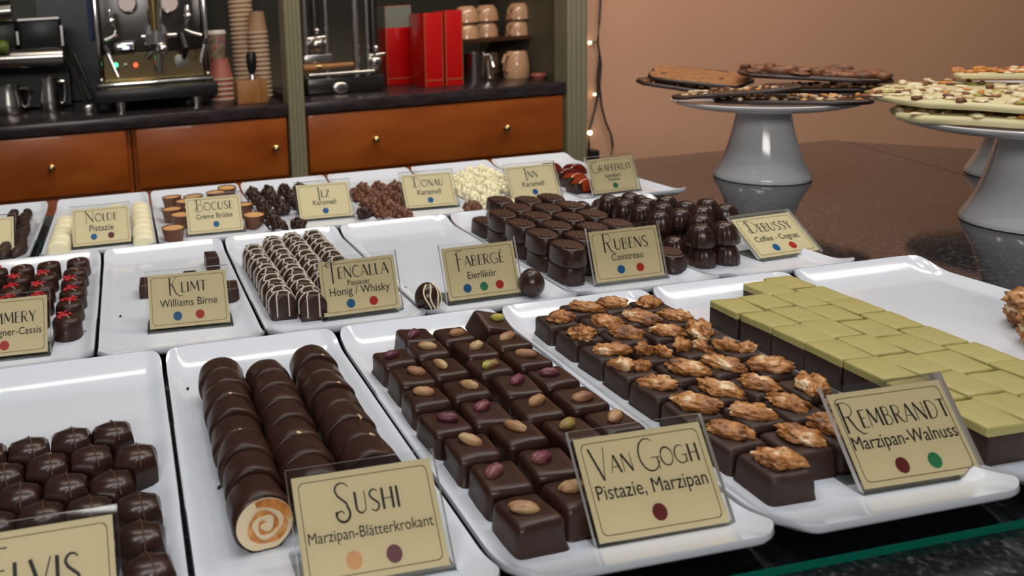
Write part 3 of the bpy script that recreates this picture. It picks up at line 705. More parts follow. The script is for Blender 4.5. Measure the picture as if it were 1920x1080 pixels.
# --- green marzipan squares (front row, fifth tray)
gb = subbox((0.0268, 0.0292, 0.0190), 'choc_matt', 0.0012, 1.0, cuts=2, seg=2); rough_up(gb, 0.0005, 80, 3.0, 0.002); GB = gb.mesh('marzipan_square', ang=60)
gt = subbox((0.0270, 0.0295, 0.0056), 'green', 0.0014, 0.985, cuts=2, seg=3); rough_up(gt, 0.0005, 60, 7.0, 0.001); GT = gt.mesh('marzipan_layer', ang=60)
gx = [0.6265, 0.6540, 0.6815, 0.7090]
gy0 = [-0.0830, -0.0820, -0.0580, -0.0510]
for ci in range(4):
    n = [7, 7, 8, 8][ci]
    for ri in range(n):
        y = gy0[ci] - ri * 0.0305
        x = gx[ci] + jit(0.0012)
        if ci >= 2 and ri == 0: x -= 0.0015
        o = put('marzipan_square', GB, loc=(x, y + jit(0.001), ZT), rot=(0, 0, jit(0.03)),
                label='green marzipan square on dark base, %s in %s of its tray' % (rowname(ri), colname(ci, 4)), cat='praline', group='green marzipan squares')
        put('marzipan_layer', GT, o, (jit(0.0005), jit(0.0005), 0.0187), (jit(0.03), jit(0.03), jit(0.03)), label='pale green marzipan layer')

# --- chocolate rolls (front row, second tray)
def roll_mesh(seed, length=0.0238, open_end=False):
    b = MB(); r = 0.0166; prof = []
    zs = [0, 0.0006, 0.002, 0.006, 0.012, 0.018, 0.0218, 0.0233, 0.0238]
    rs = [0.955, 1.02, 1.055, 1.045, 1.02, 1.0, 0.97, 0.92, 0.84]
    prof = [(r * 0.6, 0.0012)] if not open_end else [(r * 0.93, 0.0010)]
    prof += [(r * k, z) for z, k in zip(zs, rs)] + [(r * 0.5, 0.0243)]
    M = Matrix.Rotation(-PI / 2, 4, 'X')
    b.lathe(prof, 'choc', n=36, M=M)
    for v in b.v:
        d = Vector((v.x, 0, v.z)); k = 1 + 0.07 * nz(v, 60, seed) + 0.03 * nz(v, 180, seed)
        v.x *= k; v.z *= k
        if v.z < -0.0140: v.z = -0.0150 + 0.1 * (v.z + 0.0140)
        v.z += 0.0152
    return b.mesh('chocolate_roll', ang=60)
ROL = [roll_mesh(s) for s in (0.0, 5.0, 13.0, 21.0)]
ROPEN = roll_mesh(3.0, open_end=True)
cf = MB(); nn = 40
cf.add([(0.0158 * math.cos(2 * PI * i / nn), -0.0004, 0.0152 + 0.0156 * max(-0.93, math.sin(2 * PI * i / nn))) for i in range(nn)] + [(0, -0.0011, 0.0152)], [[i, (i + 1) % nn, nn] for i in range(nn)], 'marzipan')
CUTF = cf.mesh('cut_face')
sw = MB(); vs = []; fs = []; ns = 90
for i in range(ns + 1):
    t = i / ns; a = 1.2 + t * 2 * PI * 2.1; rr = 0.0018 + 0.0108 * t; wd = (0.0006 + 0.0010 * t) * (1 + 0.45 * math.sin(a * 3.3))
    for s_ in (-1, 1):
        q = rr + s_ * wd; vs.append((q * math.cos(a), -0.0016 - 0.0002 * math.sin(i), 0.0156 + q * math.sin(a)))
for i in range(ns): fs.append([2 * i, 2 * i + 1, 2 * i + 3, 2 * i + 2])
sw.add(vs, fs, 'krokant')
# browned upper part of the cut
vs = []; fs = []
for i in range(25):
    a = R(5 + 105 * i / 24)
    vs += [(0.0154 * math.cos(a), -0.0013, 0.0152 + 0.0152 * math.sin(a)), ((0.0125 + 0.0012 * math.sin(i * 1.7)) * math.cos(a), -0.0014, 0.0152 + (0.0123 + 0.0013 * math.sin(i * 2.1)) * math.sin(a))]
sw.add(vs, [[2 * i, 2 * i + 1, 2 * i + 3, 2 * i + 2] for i in range(24)], 'krokant')
SWIRL = sw.mesh('swirl', smooth=False)
fl = MB(); fl.sphere((0, 0, 0), 0.0016, 'nut_pale', n=6, fn=lambda p: 1 + 0.4 * nz(p, 2.0, 4.0), sc=(1.5, 1, 0.6)); FLK = fl.mesh('nut_flake')
rc = [(0.1905, [-0.0905, -0.1125, -0.1345, -0.1570, -0.1795, -0.2020, -0.2245, -0.2485]), (0.2245, [-0.104, -0.1265, -0.149, -0.1715, -0.194, -0.2165, -0.239]), (0.2608, [-0.0935, -0.116, -0.138, -0.1605, -0.183, -0.2055, -0.228])]
for ci, (x, ys) in enumerate(rc):
    for ri, y in enumerate(ys):
        last = (ci, ri) == (0, 7)
        lab = 'dark chocolate roll with cut swirled marzipan face, at front of leftmost column' if last else 'dark chocolate roll, %s in %s of the roll tray' % (rowname(ri), ['leftmost column', 'middle column', 'rightmost column'][ci])
        xx = x + (0.0012 if last else jit(0.0008)) + [0.0, 0.0, 0.0][ci]
        o = put('chocolate_roll', ROPEN if last else ROL[(ci + ri * 2) % 4], loc=(xx, y - 0.0005, ZT), rot=(0, 0, 0.10 if last else jit(0.05)), sc=(1 + jit(0.03), 1.0, 1.0 + jit(0.045)), label=lab, cat='praline', group='dark chocolate rolls')
        if last:
            put('cut_face', CUTF, o, (0, 0.0006, 0), label='cream cut face'); put('swirl', SWIRL, o, (0, 0.0006, 0), label='brown brittle swirl')
        elif (ci, ri) in ((0, 2), (0, 4), (1, 4), (2, 0), (2, 2), (2, 4), (2, 5)):
            put('nut_flake', FLK, o, (0.006 if ci == 2 else 0.001, 0.002, 0.0316 if ci != 2 else 0.0305), (0, 0.3, jit(1)), label='pale nut flake')

# --- hexagonal pralines (front row, first tray)
def hex_mesh(seed):
    bm = bmesh.new(); rings = [(0.0158, 0.0152, 0), (0.0160, 0.0154, 0.0105), (0.0150, 0.0140, 0.0150), (0.0120, 0.0098, 0.0188), (0.0085, 0.0040, 0.0205)]
    V = []
    for rx, ry, z in rings:
        V.append([bm.verts.new((rx * 0.98 * math.cos(R(30 + 60 * i)), ry * 0.98 * math.sin(R(30 + 60 * i)), z)) for i in range(6)])
    for a, c in zip(V, V[1:]):
        for i in range(6): bm.faces.new([a[i], a[(i + 1) % 6], c[(i + 1) % 6], c[i]])
    bm.faces.new(V[0][::-1]); bm.faces.new(V[-1])
    ed = [e for e in bm.edges if e.calc_face_angle(0) > R(14) and max(v.co.z for v in e.verts) > 0.001]
    bmesh.ops.bevel(bm, geom=ed, offset=0.0008, segments=2, affect='EDGES', profile=0.5)
    b = MB(); b.bm(bm, 'choc_gloss'); rough_up(b, 0.0004, 90, seed, 0.003)
    return b.mesh('hexagonal_praline', ang=35)
HEX = [hex_mesh(s) for s in (0.0, 7.0)]
ln = MB(); ln.tube([(0.0035, -0.0128, 0.0150), (0.0030, -0.0094, 0.0186), (0.0024, -0.0042, 0.0203), (0.0018, 0.0, 0.0205), (0.0012, 0.0042, 0.0203), (0.0005, 0.0094, 0.0186), (0.0, 0.0128, 0.0150)], 0.00045, 'choc_line', 5); LN = ln.mesh('ridge_line')
ex = [(0.0285, -0.137), (0.0555, -0.1365), (0.0825, -0.132), (0.1095, -0.1305), (0.0150, -0.163), (0.0425, -0.1640), (0.0695, -0.160), (0.0965, -0.1575), (0.1245, -0.1640), (0.0280, -0.191), (0.0555, -0.1885), (0.0825, -0.1855), (0.1100, -0.1900), (0.0440, -0.2125), (0.0705, -0.2110), (0.0970, -0.2120), (0.1245, -0.2165), (0.1250, -0.2420), (0.1285, -0.2690)]
hl = ['at far left of the backmost row', 'second from left in the backmost row', 'third from left in the backmost row', 'at right end of the backmost row', 'at far left of the second row', 'second from left in the second row', 'third from left in the second row', 'fourth from left in the second row', 'at right end of the second row', 'first from left in the third row', 'second from left in the third row', 'third from left in the third row', 'at right end of the third row', 'first from left in the fourth row', 'second from left in the fourth row', 'third from left in the fourth row', 'at right end of the fourth row', 'at right end of the fifth row', 'beside the sign, frontmost of all']
for i, ((x, y), l) in enumerate(zip(ex, hl)):
    o = put('hexagonal_praline', HEX[i % 2], loc=(x, y, ZT), rot=(0, 0, jit(0.12) + 0.05), label='glossy dark hexagonal praline, ' + l, cat='praline', group='hexagonal dark pralines')
    put('ridge_line', LN, o, (0, 0, 0.0004))

# --- round pralines with red crumbs (middle row, first tray)
def round_mesh(seed):
    b = MB(); b.lathe([(0.0136, 0), (0.0140, 0.002), (0.0137, 0.012), (0.0132, 0.0160), (0.0118, 0.0185), (0.008, 0.0197), (0.0, 0.0202)], 'choc', n=32); rough_up(b, 0.0007, 80, seed, 0.002); return b.mesh('round_praline', ang=70)
RND = [round_mesh(s) for s in (0.0, 8.0)]
ic = MB(); ic.tube([(-0.002 + 0.004 * math.sin(i * 0.5), -0.0135 + 0.0027 * i, 0.0192 if 2 < i < 8 else (0.0180 if 1 < i < 9 else 0.0125 if 0 < i < 10 else 0.008)) for i in range(11)], [0.0006] * 11, 'icing_dim', 6); ICL = ic.mesh('icing_line')
cr = MB()
for i in range(16):
    a = random.uniform(0, 6.28); rr = random.uniform(0, 0.006)
    cr.box((rr * math.cos(a) - 0.002, rr * math.sin(a) + 0.002, 0.0203 + random.uniform(0, 0.0008)), (random.uniform(.0015, .0035), random.uniform(.0012, .0028), 0.0014), 'red_crumb', Matrix.Translation((0, 0, 0)) @ Matrix.Rotation(0, 4, 'Z'), bev=0.0003, seg=1)
CRB = cr.mesh('red_crumbs', smooth=False)
mx = [(-0.0265, [0.2575, 0.222, 0.188]), (0.0035, [0.2605, 0.2215, 0.187, 0.153, 0.119]), (0.0340, [0.2625, 0.2215, 0.185, 0.150, 0.116]), (0.0665, [0.2655, 0.2265, 0.193, 0.158, 0.124, 0.083])]
for ci, (x, ys) in enumerate(mx):
    for ri, y in enumerate(ys):
        crumb = not (ri == 0 and ci > 0) and not (ci == 3 and ri == 1)
        o = put('round_praline', RND[(ci + ri) % 2], loc=(x + jit(0.0015), y, ZT), rot=(0, 0, jit(0.4)),
                label='round dark praline %s, %s in %s of its tray' % ('with red crumbs' if crumb else 'with pale icing line', rowname(ri), colname(ci, 4)), cat='praline', group='round pralines with icing lines')
        put('icing_line', ICL, o, (0, 0, 0.0008), label='pale icing line')
        if crumb: put('red_crumbs', CRB, o, (-0.001, 0.001, 0), (0, 0, jit(0.8)), sc=(1.3, 1.3, 1.0), label='red crumbs', kind='stuff')

# --- three bars left on the pear tray
def bar_mesh():
    b = subbox((0.016, 0.030, 0.015), 'choc', 0.0022, 0.92); rough_up(b, 0.0006, 70, 2.0); return b.mesh('chocolate_bar', ang=70)
BAR = bar_mesh()
for (px_, py_), l in (((277, 558), 'at left edge of the pear sign'), ((400, 505), 'behind the upper edge of the pear sign'), ((437, 566), 'at right edge of the pear sign'), ((362, 545), 'just showing over the middle of the pear sign')):
    p = pz(px_, py_, ZT)
    put('chocolate_bar', BAR, loc=(p.x, p.y + 0.012, ZT), rot=(0, 0, jit(0.1)), label='small dark chocolate bar ' + l, cat='praline', group='bars left on the pear tray')

# --- white-striped logs (middle row, third tray)
def arch(t, r=0.0128, h=0.0255):
    """outline of the arched log in x,z for t in 0..1"""
    if t < 0.18: return (-r, 0.0135 * t / 0.18)
    if t > 0.82: return (r, 0.0135 * (1 - t) / 0.18)
    a = PI - PI * (t - 0.18) / 0.64
    return (r * math.cos(a), 0.0135 + (h - 0.0135) * math.sin(a))
def log_mesh(seed):
    b = MB(); n = 24; ys = [-0.0172, -0.0166, -0.015, -0.008, 0, 0.008, 0.015, 0.0166, 0.0172]; ks = [0.90, 0.96, 1, 1, 1, 1, 1, 0.96, 0.9]
    vs = []; fs = []
    for y, k in zip(ys, ks):
        for i in range(n + 1):
            x, z = arch(i / n); vs.append((x * k, y, z * (k if z > 0.001 else 1)))
    w = n + 1
    for j in range(len(ys) - 1):
        for i in range(n): fs.append([j * w + i, j * w + i + 1, (j + 1) * w + i + 1, (j + 1) * w + i])
        fs.append([j * w, (j + 1) * w, (j + 1) * w + n, j * w + n])
    fs.append(list(range(w))); fs.append([(len(ys) - 1) * w + i for i in range(w)][::-1])
    b.add(vs, fs, 'choc'); rough_up(b, 0.0005, 80, seed); return b.mesh('chocolate_log', ang=60)
LOG = [log_mesh(s) for s in (0.0, 6.0)]
def stripe_mesh(seed):
    rnd = random.Random(seed); b = MB()
    for k in range(2):
        y0 = -0.007 + 0.014 * k + rnd.uniform(-.0015, .0015); sl = rnd.uniform(-.004, .004)
        b.tube([(arch(t)[0] * 1.03, y0 + sl * (t - .5), arch(t)[1] * 1.02 + 0.0002) for t in [0.06 + 0.88 * i / 16 for i in range(17)]], 0.00075, 'icing', 5)
    for k in range(2):
        t0 = 0.38 + 0.24 * k + rnd.uniform(-.05, .05)
        P = [(arch(t0 + 0.04 * math.sin(i))[0] * 1.03, -0.0165 + 0.0033 * i, arch(t0 + 0.04 * math.sin(i))[1] * 1.02 + 0.0002) for i in range(11)]
        b.tube([(P[0][0], -0.0180, 0.004), (P[0][0], -0.0178, P[0][2] * 0.8)] + P, 0.00075, 'icing', 5)
    return b.mesh('icing_stripes')
STR = [stripe_mesh(s) for s in (1, 2, 3)]
tx = [(0.2690, [0.218, 0.1825, 0.147, 0.1115, 0.076]), (0.2955, [0.243, 0.2075, 0.172, 0.1365, 0.101, 0.0655]), (0.3215, [0.249, 0.2135, 0.178, 0.1425, 0.107]), (0.3480, [0.251, 0.2155, 0.18, 0.1445, 0.109])]
for ci, (x, ys) in enumerate(tx):
    for ri, y in enumerate(ys):
        o = put('chocolate_log', LOG[(ri + ci) % 2], loc=(x + jit(0.0006), y, ZT), rot=(0, 0, jit(0.05)), label='dark arched log with white icing grid, %s in %s of its tray' % (rowname(ri), colname(ci, 4)), cat='praline', group='white-striped chocolate logs')
        put('icing_stripes', STR[(ri * 2 + ci) % 3], o, label='white icing stripes')

# --- two chocolate eggs (middle row, fourth tray)
for (x, y, striped, l) in ((0.404, 0.040, True, 'glossy dark chocolate egg with pale swirls left of the egg liqueur sign'), (0.5125, 0.044, False, 'glossy plain dark chocolate egg right of the egg liqueur sign')):
    b = MB(); prof = [(0.0045, 0)] + [(0.0122 * math.sin(R(a)) * (1 - 0.10 * math.cos(R(180 - a))), 0.0138 - 0.0138 * math.cos(R(a))) for a in range(22, 180, 8)] + [(0, 0.0276)]
    b.lathe(prof, 'choc_gloss', n=32)
    o = put('chocolate_egg', b, loc=(x, y, ZT), label=l, cat='praline', group='two chocolate eggs')
    if striped:
        s_ = MB()
        for k in range(4):
            P = []
            for i in range(18):
                a = R(35 + 125 * i / 17); th = R(-115 + 35 * k) + 0.35 * math.sin(a * 2 + k); r = 0.0124 * math.sin(a) * (1 + 0.10 * math.cos(a))
                P.append((r * math.cos(th), r * math.sin(th), 0.0138 - 0.0139 * math.cos(a)))
            s_.tube(P, 0.0008, 'white', 5)
        put('swirl', s_, o, label='pale chocolate swirls')

# --- stacked oval pralines (middle row, fifth tray)
def oval_mesh(seed):
    b = MB(); vs = []; fs = []; n = 36; prof = [(0.94, 0), (0.98, 0.001), (1.0, 0.004), (0.93, 0.0165), (0.90, 0.0180), (0.84, 0.0188)]
    for r, z in prof:
        for i in range(n):
            a = 2 * PI * i / n; c, s_ = math.cos(a), math.sin(a)
            vs.append((0.0150 * r * math.copysign(abs(c) ** 0.75, c), 0.0215 * r * math.copysign(abs(s_) ** 0.85, s_), z))
    for j in range(len(prof) - 1):
        for i in range(n): fs.append([j * n + i, j * n + (i + 1) % n, (j + 1) * n + (i + 1) % n, (j + 1) * n + i])
    fs.append(list(range(n))[::-1]); fs.append([(len(prof) - 1) * n + i for i in range(n)])
    b.add(vs, fs, 'choc_gloss'); return b.mesh('oval_praline', ang=50)
OVA = oval_mesh(0)
rb = MB()
for i in range(6):
    x = -0.0098 + 0.0039 * i; L = 0.0165 * math.sqrt(max(0.1, 1 - (x / 0.0135) ** 2))
    rb.tube([(x + 0.0008 * math.sin(q * 2.1 + i), -L + 2 * L * q / 6, 0.0189 + 0.0004 * math.sin(q + i)) for q in range(7)], [0.0007] + [0.0015] * 5 + [0.0007], 'choc_line', 6)
RIB = rb.mesh('ridges')
ox = [0.5675, 0.5985, 0.6295, 0.6600]
oy = [[0.073, 0.118, 0.163, 0.208, 0.252], [0.096, 0.140, 0.184, 0.228, 0.272], [0.122, 0.167, 0.212, 0.257], [0.124, 0.169, 0.214, 0.259]]
for ci in range(4):
    n = len(oy[ci])
    for ri, y in enumerate(oy[ci][::-1]):
        lay = 1 if (ri == 0 and ci == 0) else 2
        for k in range(lay):
            o = put('oval_praline', OVA, loc=(ox[ci] + jit(0.001), y + jit(0.001), ZT + 0.0192 * k), rot=(0, 0, jit(0.05)), label='dark oval praline, %s layer, %s in %s of tray' % (['lower', 'upper'][k], rowname(ri), colname(ci, 4)), cat='praline', group='stacked oval pralines')
            if k == lay - 1 or True: put('ridges', RIB, o)
o = put('oval_praline', OVA, loc=(0.6800, 0.072, ZT), rot=(0, 0, 0.1), label='single dark oval praline at right edge of the orange liqueur sign', cat='praline', group='stacked oval pralines'); put('ridges', RIB, o)

# --- ribbed domes (middle row, sixth tray)
def dome_mesh(seed):
    b = MB()
    prof = [(0.0132, 0), (0.0142, 0.0012), (0.0140, 0.006), (0.0130, 0.0115), (0.0112, 0.0165), (0.0085, 0.0200), (0.0048, 0.0222), (0.0, 0.0230)]
    b.lathe(prof, 'choc_gloss', n=64, fn=lambda a, z: 1 - (0.075 if z < 0.018 else 0.04) * abs(math.sin(6 * a)) ** 0.8)
    return b.mesh('ribbed_dome', ang=75)
DOM = dome_mesh(0)
dx = [0.7150, 0.7435, 0.7720, 0.8005]
drow = [0.276, 0.247, 0.218, 0.189, 0.160, 0.131, 0.102, 0.073]
two = {(0, 2), (1, 2), (0, 3), (1, 3), (2, 3), (0, 4), (1, 4), (2, 4), (3, 4), (0, 5), (1, 5), (2, 5), (3, 5), (1, 6), (0, 7), (1, 7)}
for ci in range(4):
    for ri, y in enumerate(drow):
        if (ci, ri) in ((2, 7), (3, 7), (3, 6)): continue
        for k in range(2 if (ci, ri) in two else 1):
            put('ribbed_dome', DOM, loc=(dx[ci] + jit(0.0015) + (0.004 if ri == 7 else 0) - (0.006 if (ci, ri) == (2, 6) else 0), y + jit(0.0015) - (0.003 if ri == 7 else 0), ZT + 0.0215 * k), rot=(jit(0.03), jit(0.03), random.uniform(0, 6.28)),
                label='ribbed dark chocolate dome, %s layer, %s in %s of tray' % (['lower', 'upper'][k], rowname(ri), colname(ci, 4)), cat='praline', group='ribbed chocolate domes')

# --- back row: sticks, ridged white pralines, caramel cups, clusters, jelly
def stick_mesh(seed):
    b = MB(); b.tube([(0.002 * math.sin(i * .8 + seed), -0.027 + 0.006 * i, 0.0078 + 0.0012 * math.sin(i + seed)) for i in range(10)], [0.004, 0.0072] + [0.0078] * 6 + [0.0070, 0.0035], 'choc_matt', 12)
    rough_up(b, 0.0022, 110, seed, -1); return b.mesh('chocolate_stick', ang=80)
STK = [stick_mesh(s) for s in (0, 4)]
for ci, x in enumerate((-0.047, -0.0285)):
    for ri in range(5):
        put('chocolate_stick', STK[(ri + ci) % 2], loc=(x + 0.0035 * ri, 0.566 - 0.047 * ri - 0.006 * (1 - ci), ZT), rot=(0.05, 0, -0.05 + jit(0.06)), label='lumpy dark chocolate stick, %s in the %s column of stick tray' % (rowname(ri), ['left', 'right'][ci]), cat='praline', group='dark chocolate sticks')
def ridge_mesh(seed):
    b = MB(); n = 16; vs = []; fs = []; m_ = 14
    for j in range(m_ + 1):
        y = -0.0135 + 0.027 * j / m_; k = 0.93 + 0.06 * abs(math.sin(PI * j * 3 / m_))
        if j in (0, m_): k *= 0.85
        for i in range(n + 1):
            x, z = arch(i / n, 0.0135, 0.022); vs.append((x * k, y, z * (k if z > .001 else 1)))
    w = n + 1
    for j in range(m_):
        for i in range(n): fs.append([j * w + i, j * w + i + 1, (j + 1) * w + i + 1, (j + 1) * w + i])
    fs.append(list(range(w))); fs.append([m_ * w + i for i in range(w)][::-1])
    b.add(vs, fs, 'cream'); return b.mesh('ridged_praline', ang=60)
RDG = ridge_mesh(0)
for ci, x in enumerate((0.0370, 0.0740, 0.1090, 0.1450)):
    for ri in range((5, 2, 4, 7)[ci]):
        y = (0.472, 0.472, 0.515, 0.515)[ci] - 0.0285 * ri
        put('ridged_praline', RDG, loc=(x, y, ZT), rot=(0, 0, jit(0.05)), label='ridged white chocolate praline, %s in %s of its tray' % (rowname(ri), colname(ci, 4)), cat='praline', group='white ridged pralines')
cu = MB(); cu.lathe([(0.0110, 0), (0.0116, 0.001), (0.0150, 0.0185), (0.0153, 0.0195), (0.0143, 0.0195), (0.0139, 0.0178)], 'milk', n=60, fn=lambda a, z: 1 + 0.018 * math.cos(20 * a)); CUP = cu.mesh('caramel_cup', ang=70)
fi = MB(); fi.lathe([(0.0139, 0.0172), (0.0136, 0.0184), (0.009, 0.0188), (0.0, 0.0189)], 'caramel', n=32); FIL = fi.mesh('caramel_filling')
cups = [(0.1955, 0.548, 'at the back corner of the tray'), (0.2290, 0.540, 'second along the backmost row'), (0.2650, 0.552, 'third along the backmost row'), (0.2860, 0.580, 'at far right of the backmost row'), (0.2130, 0.512, 'first in the second row'), (0.2480, 0.508, 'second in the second row'), (0.1905, 0.470, 'at left edge in the third row'), (0.2225, 0.472, 'second in the third row'), (0.2550, 0.470, 'third in the third row'), (0.2000, 0.432, 'nearest the sign edge in the fourth row'), (0.1850, 0.366, 'frontmost at left of the sign'), (0.2930, 0.455, 'at right edge in the third row'), (0.2975, 0.392, 'frontmost at right of the sign')]
for x, y, l in cups:
    o = put('caramel_cup', CUP, loc=(x, y, ZT), rot=(jit(0.05), jit(0.05), jit(1)), label='fluted chocolate cup with caramel filling, ' + l, cat='praline', group='caramel cups')
    put('caramel_filling', FIL, o, label='tan caramel filling')
def cluster_mesh(mname, seed):
    b = MB()
    for k in range(9):
        a = k * 2.4 + seed; rr = 0.0072 if k else 0; z = 0.007 if k else 0.0120
        b.sphere((rr * math.cos(a), rr * math.sin(a), z + 0.004 * (k % 2)), 0.0052 if k else 0.007, mname, n=8, fn=lambda p: 1 + 0.55 * nz(p, 2.2, seed + k), sc=(1.35 - 0.5 * (k % 2), 0.8 + 0.4 * (k % 3) / 2, 0.9))
    for v in b.v: v.z = max(v.z, 0.0)
    return b.mesh('chocolate_cluster', ang=75)
ms_first = {}
for mname, lab, grp, xs, ys, skip in (
    ('choc', 'dark lumpy chocolate cluster', 'dark lumpy clusters', (0.3245, 0.3490, 0.3760, 0.4020), (0.568, 0.537, 0.506, 0.475, 0.444, 0.413, 0.382, 0.352), ((1, 6), (1, 5), (2, 5), (2, 6), (2, 7), (3, 5), (3, 6), (3, 7))),
    ('milk', 'milk chocolate lumpy cluster', 'milk chocolate clusters', (0.4720, 0.4960, 0.5200, 0.5450, 0.5700), (0.520, 0.490, 0.460, 0.430, 0.400, 0.370, 0.345), ((0, 0), (4, 0), (2, 4), (2, 5), (2, 6), (3, 4), (3, 5), (3, 6), (4, 4), (4, 5), (4, 6))),
    ('cream', 'cream-coloured lumpy cluster', 'cream-coloured clusters', (0.6220, 0.6460, 0.6700, 0.6940, 0.7180), (0.572, 0.543, 0.514, 0.485, 0.456, 0.427, 0.398, 0.369, 0.345), ((0, 0), (0, 1), (0, 2), (1, 0), (1, 1), (2, 0), (2, 6), (2, 7), (2, 8), (3, 6), (3, 7), (3, 8), (4, 6), (4, 7), (4, 8)))):
    ms = ms_first[mname] = [cluster_mesh(mname, s) for s in (0.3, 1.9, 4.4)]; n = len(xs)
    for ci, x in enumerate(xs):
        rr = 0
        for ri, y in enumerate(ys):
            if (ci, ri) in skip: continue
            put('chocolate_cluster', ms[(ci + ri * 2) % 3], loc=(x + jit(0.002), y + jit(0.002) - 0.002 * ci, ZT - 0.0005), rot=(0, 0, random.uniform(0, 6.28)), sc=(0.9, 0.9, 1.08), label='%s, %s in %s' % (lab, rowname(rr), colname(ci, n)), cat='praline', group=grp)
            rr += 1
put('chocolate_cluster', ms_first['choc'][0], loc=(0.4535, 0.380, ZT - 0.0005), label='single dark lumpy cluster at the far side of its sign', cat='praline', group='dark lumpy clusters')
put('chocolate_cluster', ms_first['milk'][0], loc=(0.5990, 0.352, ZT - 0.0005), label='single milk chocolate cluster showing beside the lower edge of its sign', cat='praline', group='milk chocolate clusters')
def slice_mesh(mname):
    b = MB(); n = 14; vs = []; fs = []
    o = [(0.019 * math.cos(PI * i / n), 0.017 * math.sin(PI * i / n)) for i in range(n + 1)]
    for y in (-0.0065, -0.0055, 0.0055, 0.0065):
        k = 0.94 if abs(y) > 0.006 else 1
        vs += [(x * k, y, z * k) for x, z in o]
    w = n + 1
    for j in range(3):
        for i in range(n): fs.append([j * w + i, j * w + i + 1, (j + 1) * w + i + 1, (j + 1) * w + i])
        fs.append([j * w, (j + 1) * w, (j + 1) * w + n, j * w + n])
    fs.append(list(range(w))); fs.append([3 * w + i for i in range(w)][::-1])
    b.add(vs, fs, mname); rough_up(b, 0.001, 60, 2, -1); return b
for i, (x, y, m_, rz, l) in enumerate(((0.822, 0.530, 'jelly', 0.15, 'backmost on its tray'), (0.850, 0.505, 'jelly', 0.2, 'second from back beside the sign'), (0.818, 0.478, 'jelly', 0.1, 'third from back'), (0.812, 0.442, 'jelly_orange', 0.15, 'fourth from back'), (0.800, 0.402, 'jelly_orange', 0.1, 'frontmost and most orange'))):
    o = put('jelly_slice', slice_mesh(m_), loc=(x, y, ZT), rot=(-0.25, 0, rz), sc=(1.05, 1.7, 1.15), label='translucent red jelly slice dipped in dark chocolate, ' + l, cat='jelly sweet', group='grapefruit jelly slices')
    d = MB(); d.box((-0.0145, 0, 0.0062), (0.0125, 0.0150, 0.0125), 'choc_gloss', bev=0.002); put('chocolate_dip', d, o, label='dark chocolate end')

# --- walnut and marzipan sandwiches at the right edge of the nearly empty tray
for (x, y, s, l) in ((0.8110, -0.1700, 1.25, 'walnut and marzipan sandwich lying at the frontmost right edge of tray'), (0.8420, -0.1380, 1.25, 'walnut and marzipan sandwich lying behind the other walnut sandwich')):
    o = empty('walnut_sandwich', (x, y, ZT + 0.006), (R(0), 0, 0.6), label=l, cat='walnut sweet', group='walnut sandwiches')
    c = MB(); c.sphere((0, 0, 0.0058), 0.0105, 'marzipan', n=10, sc=(1.1, 0.95, 0.62)); put('marzipan_core', c, o, sc=(s, s, s))
    put('walnut', WAL[1], o, (0, 0, 0.0085 * s), sc=(s, s * 1.1, s * 1.1)); put('walnut', WAL[3], o, (0, 0, 0.0062 * s), (PI, 0, 0), sc=(s, s * 1.1, s))
# --- crumbs on the porcelain
cb = MB(); cb.sphere((0, 0, 0.0008), 0.0014, 'choc_matt', n=5, fn=lambda p: 1 + 0.5 * nz(p, 2, 1), sc=(1.5, 0.8, 0.6)); CB = cb.mesh('chocolate_crumb')
for (px_, py_), l in (((458, 668), 'behind the leftmost roll'), ((352, 730), 'at left of the chocolate rolls'), ((1317, 563), 'behind the green marzipan squares'), ((226, 594), 'on the pear tray'), ((161, 623), 'beside the frontmost red-crumbed praline'), ((1000, 1020), 'before the pistachio pralines'), ((412, 915), 'beside the cut roll'), ((760, 540), 'on the egg tray')):
    p = pz(px_, py_, ZT); put('chocolate_crumb', CB, loc=(p.x, p.y, ZT - 0.0002), rot=(0, 0, jit(3)), label='tiny dark chocolate crumb ' + l, cat='crumb', group='chocolate crumbs on trays')

# ------------------------------------------------------------------ cake stands with broken chocolate bark
def stand(x, y, label):
    root = empty('cake_stand', (x, y, ZG), label=label, cat='cake stand', group='white pedestal cake stands')
    f = MB(); f.lathe([(0.0630, 0.0), (0.0650, 0.001), (0.0655, 0.004), (0.0645, 0.008), (0.0590, 0.018), (0.0520, 0.034), (0.0462, 0.054), (0.0412, 0.076), (0.0372, 0.098), (0.0360, 0.112), (0.0300, 0.112)], 'stand_glaze', n=64)
    put('pedestal', f, root)
    p = MB(); p.lathe([(0.0300, 0.1095), (0.0700, 0.1110), (0.1050, 0.1150), (0.1230, 0.1205), (0.1275, 0.1240), (0.1280, 0.1262), (0.1262, 0.1272), (0.1180, 0.1255), (0.0600, 0.1245), (0.0, 0.1245)], 'stand_glaze', n=96)
    put('plate', p, root)
    return root
K = 1.0173
def gpos(x, y): return CAM.x + (x - CAM.x) * K, CAM.y + (y - CAM.y) * K
S1 = gpos(1.1031, 0.4040); S2 = gpos(1.168, 0.088); S3 = gpos(1.412, 0.272)
stand(*S1, 'white pedestal cake stand heaped with dark chocolate bark')
stand(*S2, 'white pedestal cake stand heaped with white chocolate bark, cut by picture edge')
stand(*S3, 'white pedestal cake stand mostly hidden behind the white bark stand')
ZP = ZG + 0.1255
def frame_of(S):
    d = Vector((S[0] - CAM.x, S[1] - CAM.y, 0)).normalized(); return Vector((d.y, -d.x, 0)), d
